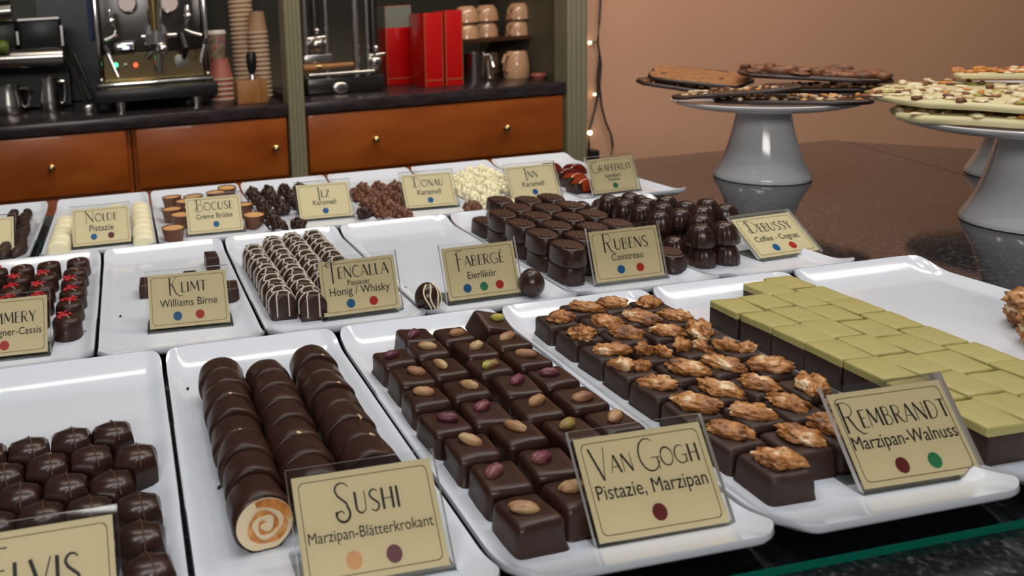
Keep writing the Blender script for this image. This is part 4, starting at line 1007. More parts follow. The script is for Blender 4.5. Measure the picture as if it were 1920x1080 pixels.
def slab(S, lat, dep, z, w, l, rz, tilt_lat, tilt_dep, mname, label, top=None, nuts=None, seed=0, t=0.006, grp='dark bark on the stand', topn='topping', pw=0.85):
    e, d = frame_of(S); rnd = random.Random(seed)
    M = Matrix(((e.x, d.x, 0, S[0] + e.x * lat + d.x * dep), (e.y, d.y, 0, S[1] + e.y * lat + d.y * dep), (0, 0, 1, ZP + z), (0, 0, 0, 1)))
    M = M @ Matrix.Rotation(tilt_lat, 4, 'Y') @ Matrix.Rotation(tilt_dep, 4, 'X') @ Matrix.Rotation(rz, 4, 'Z')
    out = []; n = 22
    for i in range(n):
        a = 2 * PI * i / n; c, s_ = math.cos(a), math.sin(a)
        k = 1 / max(abs(c), abs(s_)) ** pw
        k *= 1 + rnd.uniform(-0.05, 0.05)
        out.append((w / 2 * c * k, l / 2 * s_ * k))
    b = MB(); vs = []
    for zz, kk in ((0, 0.985), (t * 0.3, 1.0), (t * 0.75, 0.995), (t, 0.965)):
        vs += [(x * kk, y * kk, zz) for x, y in out]
    fs = [[j * n + i, j * n + (i + 1) % n, (j + 1) * n + (i + 1) % n, (j + 1) * n + i] for j in range(3) for i in range(n)]
    fs += [list(range(n))[::-1], [3 * n + i for i in range(n)]]
    b.add(vs, fs, mname)
    o = put('chocolate_bark', b.mesh('chocolate_bark', ang=50), label=label, cat='chocolate bark', group=grp)
    o.matrix_world = M
    if top:
        q = MB(); vs = []; m_ = 10
        for j in range(m_ + 1):
            for x, y in out:
                r = 0.965 * j / m_; p = (x * r, y * r); vs.append((p[0], p[1], t + 0.0006 + 0.0012 * nz((p[0], p[1], 0), 90, seed) - (0.0008 if j == m_ else 0)))
        q.add(vs, [[j * n + i, j * n + (i + 1) % n, (j + 1) * n + (i + 1) % n, (j + 1) * n + i] for j in range(m_) for i in range(n)], top)
        put('dusting', q, o, label='brown cinnamon dusting' if top == 'cinnamon' else 'coarse topping')
    if nuts:
        kinds, cnt, r0 = nuts; q = MB()
        for i in range(cnt):
            x = rnd.uniform(-.46, .46) * w; y = rnd.uniform(-.46, .46) * l; r = r0 * rnd.uniform(0.6, 1.4); sd = rnd.uniform(0, 50)
            q.sphere((x, y, t + r * 0.25), r, rnd.choice(kinds), n=5, fn=lambda p: 1 + 0.5 * nz(p, 1.6, sd), sc=(rnd.uniform(.6, 1.7), rnd.uniform(.5, 1.3), rnd.uniform(.3, .8)))
        put(topn, q.mesh(topn, ang=80), o, kind='stuff', label='scattered nuts and pieces' if topn == 'nut_topping' else 'curled brown flakes')
    return o
N1 = (['nut_pale', 'nut_pale', 'krokant', 'flake'], 46, 0.0038)
slab(S1, -0.120, 0.030, 0.0140, 0.125, 0.085, 0.05, 0.17, 0.0, 'bark_dark', 'thin dark bark slab tilted out over plate rim, lowest of the heap', nuts=(['flake', 'krokant'], 24, 0.0026), seed=1, topn='nut_topping')
slab(S1, 0.030, -0.062, 0.0027, 0.195, 0.080, -0.03, 0.0, 0.0, 'bark_dark', 'flat dark bark slab with almonds lying on the plate', nuts=(['nut_pale', 'nut_pale', 'krokant'], 60, 0.0034), seed=4, topn='nut_topping')
slab(S1, -0.035, -0.070, 0.0155, 0.165, 0.064, 0.04, -0.10, 0.0, 'bark_dark', 'dark bark slab with pale nuts at the stand front', nuts=(['nut_pale', 'nut_pale', 'krokant', 'flake'], 40, 0.003), seed=3, topn='nut_topping', t=0.005)
slab(S1, 0.060, 0.040, 0.0027, 0.160, 0.090, 0.03, 0.0, 0.0, 'bark_dark', 'plain dark bark slab lying flat behind the almond slab', seed=7)
slab(S1, 0.072, 0.045, 0.0100, 0.150, 0.085, 0.05, 0.0, 0.0, 'bark_dark', 'dark bark slab with crushed nuts under the flake slab', nuts=(['nut_pale', 'nut_pale', 'krokant', 'flake'], 40, 0.003), seed=5, topn='nut_topping')
slab(S1, -0.092, 0.058, 0.0265, 0.150, 0.120, -0.04, 0.12, 0.10, 'bark_dark', 'dark bark slab dusted brown with cinnamon', top='cinnamon', seed=2)
slab(S1, 0.060, 0.036, 0.0300, 0.190, 0.095, 0.03, 0.07, 0.04, 'bark_dark', 'topmost dark bark slab covered with curled brown flakes', nuts=(['flake'], 60, 0.0085), seed=6, topn='flake_topping')
NW = (['nut_pale', 'krokant', 'flake', 'pist_green', 'white', 'white', 'white'], 170, 0.0038)
gw = 'white bark on the stand'
slab(S2, -0.010, -0.01, 0.0027, 0.255, 0.19, 0.1, 0.0, 0.0, 'bark_white', 'lowest white bark slab lying flat on the plate', nuts=NW, seed=11, grp=gw, topn='nut_topping', t=0.009, pw=0.4)
slab(S2, -0.015, -0.005, 0.0215, 0.285, 0.20, -0.15, 0.01, 0.03, 'bark_white', 'large white bark slab with mixed nuts on top of another', nuts=(['nut_pale', 'krokant', 'flake', 'pist_green', 'white', 'white', 'white'], 230, 0.0042), seed=12, grp=gw, topn='nut_topping', t=0.008, pw=0.35)
slab(S2, -0.030, 0.088, 0.0405, 0.110, 0.06, 0.1, 0.0, 0.0, 'bark_white', 'small pale bark slab with brown brittle at back of heap', nuts=(['krokant', 'krokant', 'white'], 40, 0.005), seed=13, grp=gw, topn='nut_topping')
slab(S2, 0.105, 0.035, 0.0430, 0.140, 0.07, 0.0, -0.05, 0.03, 'bark_dark', 'bark slab sprinkled with red berry pieces', nuts=(['berry', 'berry', 'nut_pale'], 60, 0.005), seed=14, grp=gw, topn='berry_topping')
slab(S2, 0.095, 0.085, 0.0660, 0.200, 0.075, 0.05, -0.12, 0.06, 'bark_dark', 'topmost dark bark slab thickly strewn with white flakes', top='white', nuts=(['white', 'white', 'grey_band', 'choc'], 80, 0.004), seed=15, grp=gw, topn='nut_topping')

# ------------------------------------------------------------------ cabinets of the coffee niche
def cabinet(x0, x1, label, xb0, xb1, drawers, seed=0):
    root = empty('base_cabinet', ((x0 + x1) / 2, YC + 0.3, ZF), label=label, cat='cabinet', group='wooden base cabinets')
    ox, oy, oz = (x0 + x1) / 2, YC + 0.3, ZF
    b = MB(); b.box(((xb0 + xb1) / 2 - ox, YC + 0.325 - oy, (ZF + 0.0) / 2 - oz), (xb1 - xb0, 0.61, -ZF), 'wood_cab'); put('body', b, root)
    for (a, c, kx) in drawers:
        d = MB(); d.box(((a + c) / 2 - ox, YC + 0.008 - oy, -0.0915 - oz), (c - a, 0.02, 0.176), 'wood_cab', bev=0.002)
        dr = put('drawer', d, root)
        k = MB(); k.lathe([(0.006, 0), (0.005, 0.008), (0.0075, 0.012), (0.011, 0.017), (0.0105, 0.022), (0.006, 0.026), (0, 0.027)], 'brass', n=20, M=Matrix.Translation((kx - ox, YC - 0.002 - oy, -0.092 - oz)) @ Matrix.Rotation(PI / 2, 4, 'X'))
        put('knob', k, dr, label='round brass knob')
        d2 = MB(); d2.box(((a + c) / 2 - ox, YC + 0.008 - oy, -0.53 - oz), (c - a, 0.02, 0.68), 'wood_cab', bev=0.002); put('door', d2, root)
    return root
cabinet(-0.6, 0.139, 'cherry wood cabinet under the steel appliance with one brass knob', -0.6, 0.142, [(-0.55, 0.129, -0.087)])
cabinet(0.144, 0.61, 'cherry wood cabinet under the coffee machine, beside the first green post', 0.146, 0.610, [(0.158, 0.606, 0.566)])
cabinet(0.665, 1.51, 'cherry wood cabinet with one wide drawer between the green posts', 0.664, 1.509, [(0.672, 1.504, 0.877)])
k = MB(); k.lathe([(0.006, 0), (0.005, 0.008), (0.0075, 0.012), (0.011, 0.017), (0.0105, 0.022), (0.006, 0.026), (0, 0.027)], 'brass', n=20, M=Matrix.Translation((1.304 - 1.0875, YC - 0.002 - (YC + 0.3), -0.092 - ZF)) @ Matrix.Rotation(PI / 2, 4, 'X'))
for o in COL.objects:
    if o.name.startswith('drawer') and o.parent and 'wide drawer' in o.parent['label']: put('knob', k, o, label='round brass knob')
for nme, x0, x1, l in (('worktop', -0.7, 0.612, 'dark worktop carrying the coffee machine'), ('worktop', 0.6615, 1.512, 'dark worktop carrying the red boxes and cups')):
    b = MB(); b.box(((x0 + x1) / 2, YC + 0.31, ZW / 2 + 0.0005), (x1 - x0, 0.635, ZW - 0.001), 'worktop', bev=0.003); put(nme, b, label=l, cat='worktop', group='dark worktops')

# ------------------------------------------------------------------ espresso machine
YM = 1.74
def mp(x, y, Y=YM): return py(x, y, Y)
m0 = mp(300, 200); ex0 = m0.x
em = empty('espresso_machine', (ex0, YM + 0.18, ZW), label='chrome espresso machine with central brew group, lit green and red lamps', cat='espresso machine')
def L(o_, v): return (v[0] - o_.location.x, v[1] - o_.location.y, v[2] - o_.location.z)
def part(name, b, root, me_ang=40, label=None, par=None):
    for v in b.v: v -= Vector(root.location)
    return put(name, b.mesh(name, ang=me_ang), par or root, label=label)
xl, xr = mp(186, 150).x, mp(396, 150).x
zt = 0.50
zb = mp(240, 165).z
b = MB(); b.box(((xl + xr) / 2, YM + 0.20, (zb + zt) / 2 + 0.01), (xr - xl - 0.03, 0.30, zt - zb), 'dark_metal', bev=0.004); part('body', b, em)
b = MB(); b.box(((xl + xr) / 2, YM + 0.045, (mp(300, 95).z + mp(300, 145).z) / 2 - 0.01), (xr - xl - 0.034, 0.006, mp(300, 95).z - mp(300, 150).z), 'brass_plate'); part('front_plate', b, em, label='polished reflecting front plate')
for x in (xl + 0.006, xr - 0.006):
    b = MB(); b.box((x, YM + 0.18, (zb + zt) / 2), (0.012, 0.36, zt - zb), 'chrome', bev=0.003); part('side_panel', b, em)
zd0, zd1 = mp(300, 192).z, mp(300, 160).z
b = MB(); b.box(((xl + xr) / 2, YM + 0.12, (zd0 + zd1) / 2 + 0.006), (xr - xl + 0.03, 0.32, 0.040), 'black', bev=0.006)
b.box(((xl + xr) / 2, YM - 0.03, zd1 + 0.012), (xr - xl + 0.01, 0.012, 0.012), 'chrome', bev=0.002); part('drip_tray', b, em)
for fx, fy in ((228, 0), (370, 0), (228, 0.24), (370, 0.24)):
    p = mp(fx, 205); b = MB(); b.cyl((p.x, YM + 0.005 + fy, ZW), (p.x, YM + 0.005 + fy, zd0 + 0.012), 0.014, 'chrome', r2=0.017); part('leg', b, em)
gx_, gz = mp(292, 60).x, mp(292, 60).z
b = MB(); b.cyl((gx_, YM + 0.06, gz), (gx_, YM - 0.05, gz), 0.030, 'chrome'); b.cyl((gx_, YM - 0.035, gz + 0.085), (gx_, YM - 0.035, gz - 0.03), 0.022, 'chrome'); b.cyl((gx_, YM - 0.035, gz - 0.005), (gx_, YM - 0.035, gz - 0.035), 0.036, 'chrome')
b.cyl((gx_, YM - 0.035, gz - 0.03), (gx_, YM - 0.035, gz - 0.06), 0.026, 'dark_metal'); b.sphere((gx_ + 0.012, YM - 0.075, gz - 0.05), 0.018, 'chrome'); b.cyl((gx_ - 0.045, YM - 0.04, gz - 0.012), (gx_ + 0.06, YM - 0.04, gz - 0.012), 0.007, 'chrome')
part('brew_group', b, em)
b = MB(); b.cyl((gx_ - 0.004, YM - 0.045, gz + 0.10), (gx_ - 0.004, YM - 0.045, gz + 0.005), 0.016, 'brass', r2=0.014); part('cap', b, em, label='brass coloured cylinder')
b = MB(); b.cyl((gx_, YM - 0.035, gz - 0.05), (gx_ + 0.002, YM - 0.035, gz - 0.125), 0.013, 'steel', r2=0.010); b.tube([(gx_, YM - 0.03, gz - 0.05), (gx_ - 0.02, YM - 0.06, gz - 0.06), (gx_ - 0.03, YM - 0.05, gz - 0.075)], 0.007, 'chrome'); part('portafilter', b, em)
for px_, s in ((238, -1), (318, 1)):
    p = mp(px_, 5); b = MB(); M = Matrix.Translation((p.x, YM + 0.03, p.z)) @ Matrix.Rotation(PI / 2, 4, 'X'); b.lathe([(0.030, 0), (0.030, 0.012), (0.026, 0.014), (0.026, 0.0135)], 'chrome', n=28, M=M); b.lathe([(0.0255, 0.0146), (0.0, 0.0147)], 'gauge', n=28, M=M); part('gauge', b, em)
for pts, nm in (([(205, 18), (208, 40), (214, 55), (217, 64), (207, 71), (196, 75)], 'tap'), ([(352, 10), (352, 30), (349, 48), (346, 56), (360, 62), (378, 66)], 'tap')):
    P = [mp(x, y, YM - 0.03) for x, y in pts]; b = MB(); b.tube([tuple(p) for p in P], [0.009, 0.011, 0.006, 0.006, 0.006, 0.005], 'chrome', 10); b.sphere(tuple(P[1]), 0.014, 'chrome', n=8); part(nm, b, em)
for a, c in (((196, 86), (222, 144)), ((385, 72), (376, 118))):
    p, q = mp(*a, YM - 0.035), mp(*c, YM - 0.05); b = MB(); b.cyl(tuple(p), tuple(p + (q - p) * 0.25), 0.009, 'black'); b.cyl(tuple(p), tuple(q), 0.0055, 'chrome'); part('steam_wand', b, em)
p0, p1 = mp(212, 80), mp(255, 100); b = MB(); b.box(((p0.x + p1.x) / 2, YM + 0.032, (p0.z + p1.z) / 2), (abs(p1.x - p0.x), 0.02, abs(p0.z - p1.z)), 'chrome', bev=0.008); ds = part('display', b, em)
b = MB(); c_ = mp(236, 90); b.box((c_.x, YM + 0.020, c_.z), (0.020, 0.004, 0.010), 'led_blue'); part('screen', b, em, par=ds, label='glowing pale screen')
for px_, m_ in ((217, 'led_green'), (255, 'led_red'), (236, 'steel')):
    p = mp(px_, 123); b = MB(); b.sphere((p.x, YM + 0.035, p.z), 0.0065, m_, n=8); part('lamp', b, em, label={'led_green': 'lit green lamp', 'led_red': 'lit red lamp', 'steel': 'unlit lamp'}[m_])
p = mp(342, 116); b = MB(); b.lathe([(0.022, 0), (0.022, 0.01), (0, 0.011)], 'steel', n=24, M=Matrix.Translation((p.x, YM + 0.03, p.z)) @ Matrix.Rotation(PI / 2, 4, 'X')); part('badge', b, em, label='round grey disc')
b = MB(); P = [mp(338, 62, YM - 0.02), mp(348, 90, YM - 0.03), mp(345, 110, YM - 0.03)]; b.tube([tuple(p) for p in P], [0.012, 0.016, 0.006], 'black', 10); part('handle', b, em)

# ------------------------------------------------------------------ steel appliance at the left
YA = 1.86
ap = empty('steel_appliance', (-0.2, YA + 0.1, ZW), label='brushed steel dispenser with glass-fronted dark bins at left edge of picture', cat='dispenser')
a0, a1 = py(-60, 110, YA), py(118, 110, YA)
z0, z1 = py(60, 128, YA).z, py(60, 92, YA).z
b = MB(); M = Matrix.Translation(((a0.x + a1.x) / 2, YA + 0.02, (z0 + z1) / 2)); b.cyl((a0.x, YA + 0.02, (z0 + z1) / 2 + 0.006), (a1.x, YA + 0.02, (z0 + z1) / 2 - 0.0), (z1 - z0) / 2, 'steel', 28); part('drum', b, ap)
zt2 = py(60, 36, YA).z
for u, v in ((-60, 28), (34, 112)):
    p, q = py(u, 60, YA), py(v, 60, YA); b = MB(); b.box(((p.x + q.x) / 2, YA + 0.09, (z1 + zt2) / 2), (q.x - p.x - 0.006, 0.14, zt2 - z1), 'black', bev=0.004); bn = part('bin', b, ap)
    b = MB(); b.box(((p.x + q.x) / 2, YA + 0.012, (z1 + zt2) / 2), (q.x - p.x - 0.004, 0.004, zt2 - z1), 'acrylic'); part('pane', b, ap, par=bn, label='clear pane')
    b = MB(); b.box(((p.x + q.x) / 2, YA + 0.012, zt2), (q.x - p.x, 0.012, 0.006), 'steel'); part('rail', b, ap, par=bn)
for px_ in (31, 115):
    p = py(px_, 60, YA); b = MB(); b.box((p.x, YA + 0.015, (z1 + zt2) / 2 - 0.01), (0.007, 0.012, (zt2 - z1) * (0.45 if px_ == 31 else 0.7)), 'steel'); part('divider', b, ap)
p = py(-20, 22, YA); b = MB(); b.cyl((a0.x, YA - 0.02, py(0, 25, YA).z), (py(24, 20, YA).x, YA - 0.02, py(0, 25, YA).z + 0.004), 0.032, 'steel', 24); part('lid', b, ap, label='rounded steel lid')
P = [py(122, 104, YA), py(138, 130, YA - 0.03), py(166, 196, YA - 0.05)]
b = MB(); b.tube([(P[0].x, YA + 0.02, P[0].z), tuple(P[1]), (P[2].x, P[2].y, ZW + 0.004)], 0.010, 'dark_metal', 8); b.tube([(P[0].x + 0.025, YA + 0.05, P[0].z), (P[2].x + 0.03, P[2].y + 0.03, ZW + 0.004)], 0.007, 'black', 8); part('leg', b, ap)
b = MB(); q = py(163, 190, YA - 0.05); b.box((P[2].x, P[2].y, ZW + 0.012), (0.026, 0.026, 0.024), 'steel', bev=0.003); part('foot', b, ap, label='bright steel foot')
b = MB(); b.box(((a0.x + a1.x) / 2, YA + 0.25, (ZW + z1) / 2), (a1.x - a0.x, 0.10, z1 - ZW - 0.01), 'black'); part('back_body', b, ap)
b = MB(); c_ = py(5, 90, YA - 0.01); b.sphere((c_.x, YA - 0.018, py(5, 88, YA).z), 0.022, 'leaf', n=8); part('fruit', b, ap, label='green fruit behind the pane')
b = MB(); c_ = py(168, 30, 2.16); b.box((c_.x, 2.16, c_.z), (0.014, 0.006, 0.16), 'blue_cloth'); put('hanging_strip', b, label='narrow blue strip hanging on the slate panel', cat='strip')
# steel pitchers
def pitcher(x, y, r, h, rz, label, lip=True):
    o = empty('milk_pitcher', (x, y, ZW), (0, 0, rz), label=label, cat='pitcher', group='steel milk pitchers')
    b = MB(); b.lathe([(r * 0.96, 0), (r, 0.003), (r, h * 0.35), (r * 0.82, h * 0.75), (r * 0.84, h), (r * 0.80, h), (r * 0.78, h * 0.75), (r * 0.95, h * 0.35), (r * 0.94, 0.006), (0, 0.006)], 'steel', n=32); put('jug_body', b, o)
    b = MB(); b.tube([(r * 0.82, 0, h * 0.88), (r * 1.35, 0, h * 0.86), (r * 1.5, 0, h * 0.6), (r * 1.3, 0, h * 0.25), (r * 0.97, 0, h * 0.2)], 0.005, 'chrome', 8); put('handle', b, o)
    return o
p = pz(20, 213, ZW); pitcher(p.x, p.y, 0.045, py(20, 160, p.y).z - ZW, 0.1, 'steel milk pitcher at left edge of the picture')
p = pz(97, 208, ZW); pitcher(p.x, p.y, 0.034, py(100, 145, p.y).z - ZW, 0.2, 'slimmer steel milk pitcher beside the slanted leg')
p = pz(62, 200, ZW); pitcher(p.x, p.y + 0.05, 0.022, 0.075, 0.2, 'small steel pitcher between the two larger milk pitchers')

# ------------------------------------------------------------------ paper cups, tamper
def cup_mesh(m_, r0, r1, h, inv=True):
    b = MB(); prof = [(0, 0), (r0, 0), (r1, h - 0.003), (r1 + 0.0022, h - 0.0015), (r1, h), (r1 - 0.0009, h - 0.002), (r0 - 0.0009, 0.0012), (0, 0.0012)]
    rim = [(r1 - 0.0005, h - 0.005), (r1 + 0.0026, h - 0.0035), (r1 + 0.0026, h - 0.001), (r1 - 0.0005, h + 0.0002)]
    b.lathe(prof, m_, n=28); b.lathe(rim, 'cup_rim', n=28, closed=True)
    if inv:
        for v in b.v: v.z = h - v.z
    return b.mesh('paper_cup', ang=50)
def cup_stack(base_px, n, step, r0, r1, h, m_, grp, label, lean=0.0, yplane=None):
    p = py(*base_px, yplane) if yplane else pz(*base_px, ZW); me = cup_mesh(m_, r0, r1, h)
    for i in range(n):
        put('paper_cup', me, loc=(p.x + lean * i, p.y, ZW + step * i), label='%s, %s' % (label, 'topmost of the stack' if i == n - 1 else ('lowest of the stack' if i == 0 else ORD[i] + ' from the bottom')), cat='paper cup', group=grp)
    return p, ZW + step * (n - 1) + h
p, zz = cup_stack((417, 186), 5, 0.0165, 0.028, 0.041, 0.070, 'cup_red', 'short stack of cups', 'pale red banded paper cup in short stack', -0.0004)
b = MB(); b.lathe([(0.026, 0), (0.0315, 0.078), (0.0315, 0.080)], 'cup_print', n=28); cpx = put('paper_cup', b, loc=(p.x - 0.008, p.y, zz + 0.0006), label='small printed paper cup standing on the short cup stack', cat='paper cup')
b = MB(); b.lathe([(0.0335, 0.078), (0.0345, 0.082), (0.033, 0.086), (0.030, 0.092), (0.0, 0.092)], 'lid', n=28); put('lid', b, cpx, label='white lid')
cup_stack((464, 170), 24, 0.0150, 0.0285, 0.0395, 0.088, 'paper_cup', 'tall stack of cups', 'brown paper cup in tallest stack', -0.0004, 1.96)
cup_stack((492, 170), 15, 0.0150, 0.0240, 0.0330, 0.072, 'paper_cup', 'middle stack of cups', 'brown paper cup in stack behind the tamper', -0.0004, 1.90)
bl, br = pz(446, 196, ZW), pz(505, 193, ZW)
hh = py(475, 150, 1.69).z - ZW
b = MB(); b.box((0, 0, hh / 2), (br.x - bl.x, 0.085, hh), 'wood_box', bev=0.003); put('tamper_box', b, loc=((bl.x + br.x) / 2, 1.725, ZW), label='small wooden block under the black tamper', cat='box')
tp = empty('tamper', ((bl.x + br.x) / 2 + 0.008, 1.722, ZW + hh), label='coffee tamper with black handle on the wooden block', cat='tamper')
b = MB(); b.lathe([(0.012, 0), (0.012, 0.004), (0.007, 0.010), (0.007, 0.018)], 'chrome', n=24); put('base', b, tp, label='chrome base')
b = MB(); b.lathe([(0.008, 0.016), (0.013, 0.030), (0.0165, 0.055), (0.016, 0.075), (0.010, 0.086), (0, 0.088)], 'black', n=24); put('handle', b, tp)

# ------------------------------------------------------------------ second compartment: lever machine, red boxes, cups
YL = 1.76
lm = empty('lever_machine', (0.80, YL + 0.1, ZW), label='low chrome coffee machine with two groups beside the red boxes', cat='coffee machine')
q0, q1 = py(577, 160, YL), py(722, 140, YL)
b = MB(); b.box(((q0.x + q1.x) / 2, YL + 0.12, ZW + 0.030), (q1.x - q0.x, 0.24, 0.050), 'dark_metal', bev=0.006); b.box(((q0.x + q1.x) / 2, YL + 0.12, ZW + 0.004), (q1.x - q0.x - 0.02, 0.22, 0.008), 'black'); part('base', b, lm)
a_, c_ = py(580, 143, YL - 0.01), py(702, 132, YL - 0.01); b = MB(); b.cyl((a_.x, YL - 0.006, (a_.z + c_.z) / 2), (c_.x, YL - 0.006, (a_.z + c_.z) / 2), 0.006, 'chrome', 12); part('rail', b, lm)
p = py(640, 166, YL - 0.01); b = MB(); b.sphere((p.x, YL, p.z + 0.002), 0.026, 'steel', n=12, sc=(1.1, 0.3, 0.75)); part('drain_cap', b, lm, label='oval pale cap')
for cx_, nm in ((592, 0), (702, 1)):
    yv = 84 if nm == 0 else 115
    p = py(cx_, yv, YL + 0.04); b = MB(); b.lathe([(0.020, -0.024), (0.030, -0.010), (0.032, 0.006), (0.026, 0.016), (0.012, 0.022), (0.012, 0.05)], 'steel', n=28, M=Matrix.Translation(tuple(p)))
    b.cyl((p.x, p.y, p.z + 0.03), (p.x, p.y, p.z + 0.20), 0.014, 'dark_metal', 16); b.sphere((p.x, p.y - 0.02, p.z + 0.045), 0.010, 'chrome', n=8); b.cyl((p.x - 0.03, p.y - 0.01, p.z + 0.020), (p.x + 0.032, p.y - 0.01, p.z + 0.024), 0.006, 'chrome', 10)
    part('brew_group', b, lm)
for u in (574, 613, 668, 690):
    p = py(u, 60, YL + 0.02); b = MB(); b.cyl((p.x, YL + 0.03, ZW + 0.05), (p.x, YL + 0.03, 0.42), 0.007 if u != 668 else 0.011, 'chrome', 12); part('column', b, lm)
for s_ in (570, 620):
    p = py(s_, 110, YL); 
p0, p1 = py(572, 104, YL), py(628, 122, YL); b = MB(); b.box(((p0.x + p1.x) / 2, YL + 0.06, (p0.z + p1.z) / 2), (p1.x - p0.x, 0.08, p0.z - p1.z), 'steel', bev=0.006); part('control_box', b, lm)
p0, p1 = py(570, 130, YL - 0.02), py(664, 121, YL - 0.02); b = MB(); b.tube([(p0.x, YL - 0.01, (p0.z + p1.z) / 2), (p0.x + 0.04, YL - 0.01, (p0.z + p1.z) / 2), (p1.x, YL - 0.01, (p0.z + p1.z) / 2 + 0.003)], [0.013, 0.011, 0.007], 'wood_box', 12); b.cyl((p0.x + 0.042, YL - 0.01, (p0.z + p1.z) / 2), (p0.x + 0.058, YL - 0.01, (p0.z + p1.z) / 2), 0.0125, 'brass', 12); part('handle', b, lm, label='orange wooden handle')
def gift_box(name, xa, xb, y0, depth, z1_, label, m_='red_box', band=False):
    o = empty(name, ((xa + xb) / 2, y0 + depth / 2, ZW), label=label, cat='gift box', group='red gift boxes')
    w = xb - xa; h = z1_ - ZW
    b = MB(); b.box((0, 0, h / 2), (w, depth, h), m_, bev=0.002); put('box_body', b, o)
    g = MB()
    for sx in (-1, 1): g.box((sx * (w / 2 - 0.001), -depth / 2 - 0.0006, h / 2), (0.0016, 0.001, h * 0.98), 'gold')
    g.box((0, -depth / 2 - 0.0006, 0.022), (w * 0.98, 0.001, 0.002), 'gold'); put('gold_edge', g, o, label='thin gold edging')
    if band: 
        g = MB(); g.box((0, 0, h * 0.86), (w * 1.01, depth * 1.01, h * 0.27), 'grey_band'); put('paper_band', g, o, label='grey green upper band')
    return o
YB = 1.76
gift_box('gift_box', py(798, 160, YB).x, py(832, 160, YB).x, YB, 0.13, py(810, 24, YB).z, 'bright red box with gold edges, narrow left one of the front pair')
gift_box('gift_box', py(836, 160, YB).x, py(868, 160, YB).x, YB - 0.004, 0.10, py(850, 19, YB).z, 'bright red box nearest to the cups, right one of the front pair')
gift_box('gift_box', py(728, 150, 1.92).x, py(776, 150, 1.92).x, 1.93, 0.09, py(750, 10, 1.92).z, 'red box with grey green upper band standing in for a mirror reflection', band=True)  # reflection of a red bag, built as a solid box
# shelf with cups
YS = 1.86
zs = py(965, 68, YS).z
x0, x1 = py(868, 68, YS).x, 1.537
b = MB(); b.box(((x0 + x1) / 2, YS + 0.13, zs - 0.006), (x1 - x0, 0.28, 0.012), 'wood_dark'); sh = put('cup_shelf', b, label='dark wooden shelf carrying the upturned cups', cat='shelf')
for px_ in (1040,):
    p = py(px_, 50, YS + 0.05); q = MB(); q.box((p.x, YS + 0.05, (ZW + 0.62) / 2), (0.016, 0.03, 0.62 - ZW), 'wood_cab'); put('post', q, sh, label='red brown upright')
def mug_parts(name, x, y, z, r, h, rz, label, grp, inv=False):
    o = empty(name, (x, y, z), (0, 0, rz), label=label, cat='cup', group=grp)
    prof = [(r * 0.55, 0), (r * 0.62, 0.002), (r * 0.82, h * 0.25), (r * 0.96, h * 0.6), (r, h), (r * 0.94, h), (r * 0.90, h * 0.6), (r * 0.76, h * 0.25), (0, 0.006)]
    if inv == 'mug': prof = [(r * 0.96, 0), (r, 0.003), (r * 0.98, h * 0.5), (r * 0.80, h * 0.93), (r * 0.70, h), (0, h)]
    b = MB(); b.lathe(prof, 'mug', n=32)
    hb = MB(); hb.tube([(-r * 0.88, 0, h * 0.85), (-r * 1.25, 0, h * 0.88), (-r * 1.5, 0, h * 0.62), (-r * 1.35, 0, h * 0.35), (-r * 0.78, 0, h * 0.25)], 0.0055, 'mug', 8)
    if inv is True:
        for m_ in (b, hb):
            for v in m_.v: v.z = h - v.z
    put('cup_body', b, o); put('handle', hb, o)
    return o
cg = 'cups on the wooden shelf'
rr = 0.043; hc = 0.056
for (u, w_, lvl, dy, l) in ((876, 64, 0, 0.02, 'lower leftmost cup on the shelf beside the red boxes'), (929, 62, 0, 0.085, 'lower middle cup on the shelf'), (972, 60, 0, 0.02, 'lower rightmost cup on the shelf'), (876, 64, 1, 0.02, 'upper leftmost cup stacked on the shelf'), (929, 30, 1, 0.085, 'upper middle cup stacked on the shelf'), (974, 30, 1, 0.02, 'upper rightmost cup, topmost and lightest on the shelf'), (905, 60, 0, 0.205, 'lower cup at the back of the shelf')):
    p = py(u, w_, YS + 0.05); mug_parts('cup', p.x, YS + dy + 0.035, zs + 0.0006 + lvl * (hc + 0.0006), rr * (1.0 if lvl == 0 else 1.02), hc, 0.5, l, cg, inv=True)
p = pz(967, 147, ZW); mug_parts('mug', p.x + 0.014, p.y + 0.02, ZW, 0.044, py(967, 96, p.y).z - ZW, 0.35, 'large beige mug on the worktop under the shelf', 'mugs under the shelf', inv='mug')
p = pz(945, 140, ZW); mug_parts('mug', p.x, p.y + 0.12, ZW, 0.045, 0.080, 0.4, 'second mug in shadow behind the large beige mug', 'mugs under the shelf', inv='mug')
p = pz(890, 152, ZW); hj = py(898, 98, p.y).z - ZW
o = empty('milk_pitcher', (p.x, p.y, ZW), (0, 0, -0.85), label='steel milk pitcher right of the red boxes', cat='pitcher', group='steel milk pitchers')
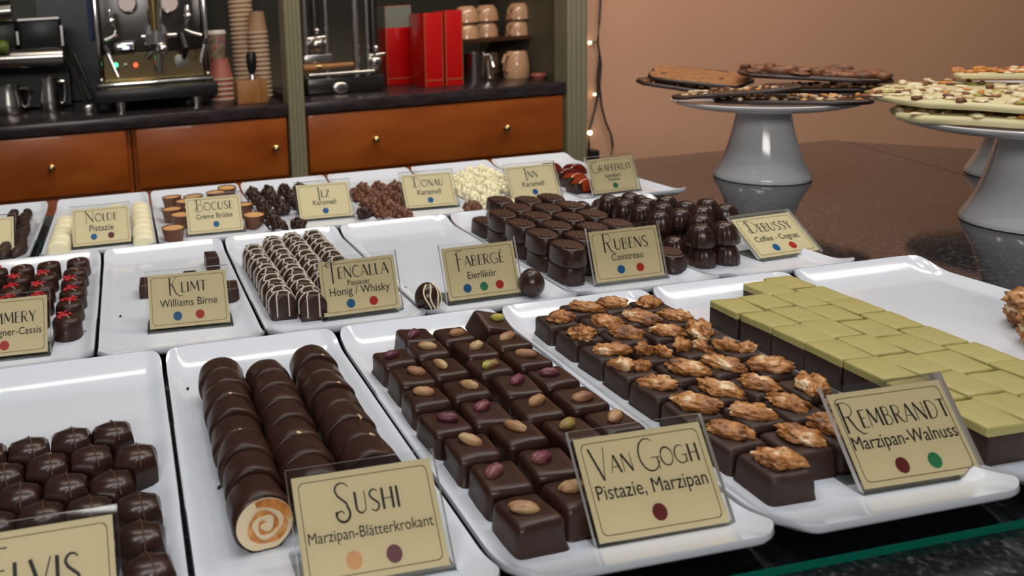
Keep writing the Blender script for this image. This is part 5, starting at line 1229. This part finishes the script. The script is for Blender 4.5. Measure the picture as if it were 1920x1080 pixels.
b = MB(); b.lathe([(0.037, 0), (0.039, 0.003), (0.038, hj - 0.004), (0.041, hj), (0.037, hj), (0.035, 0.006), (0, 0.006)], 'steel', n=32); put('jug_body', b, o)
b = MB(); b.tube([(0.038, 0, hj * 0.9), (0.056, 0, hj * 0.92), (0.068, 0, hj * 0.5), (0.062, 0, hj * 0.08), (0.052, 0, hj * 0.10), (0.048, 0, hj * 0.7)], 0.0055, 'chrome', 8); put('handle', b, o)
p = pz(1010, 148, ZW); b = MB(); b.lathe([(0.020, 0), (0.026, 0.012), (0.022, 0.02), (0, 0.021)], 'cup_red', n=24); put('small_dish', b, loc=(p.x, p.y, ZW), label='small red dish at right of the beige mug', cat='dish')

# ------------------------------------------------------------------ string lights on the pink wall
YW = YC + 0.058
sl = empty('string_lights', tuple(py(1125, 0, YW - 0.01)), label='thin dark string of tiny warm lights hanging on the pink wall', cat='string lights')
def wpts(px): return [tuple(py(x, y, YW - 0.008)) for x, y in px]
b = MB()
b.tube(wpts([(1128, -40), (1126, 0), (1124, 40), (1121, 75), (1124, 110), (1120, 150), (1121, 180), (1113, 215), (1105, 245), (1104, 270), (1105, 285)]), 0.0032, 'black', 6)
b.tube(wpts([(1121, 80), (1127, 120), (1124, 160), (1128, 200), (1136, 230), (1146, 252), (1149, 275), (1146, 291)]), 0.0030, 'black', 6)
for (a_, c_) in (((1122, 78), (1107, 80)), ((1126, 177), (1115, 177)), ((1104, 240), (1106, 247)), ((1146, 262), (1149, 264))):
    b.tube(wpts([a_, c_]), 0.0026, 'black', 6)
part('cable', b, sl)
for (u, v, r) in ((1106, 80, 0.0048), (1115, 177, 0.0040), (1106, 249, 0.0068)):
    p = py(u, v, YW - 0.012); b = MB(); b.sphere(tuple(p), r, 'white_lamp', n=8); part('bulb', b, sl, label='tiny glowing bulb')
p = py(1109, 290, YW - 0.02); b = MB(); b.box((p.x, YW - 0.022, p.z), (0.030, 0.040, 0.034), 'black', bev=0.003); part('plug', b, sl, label='black plug box')
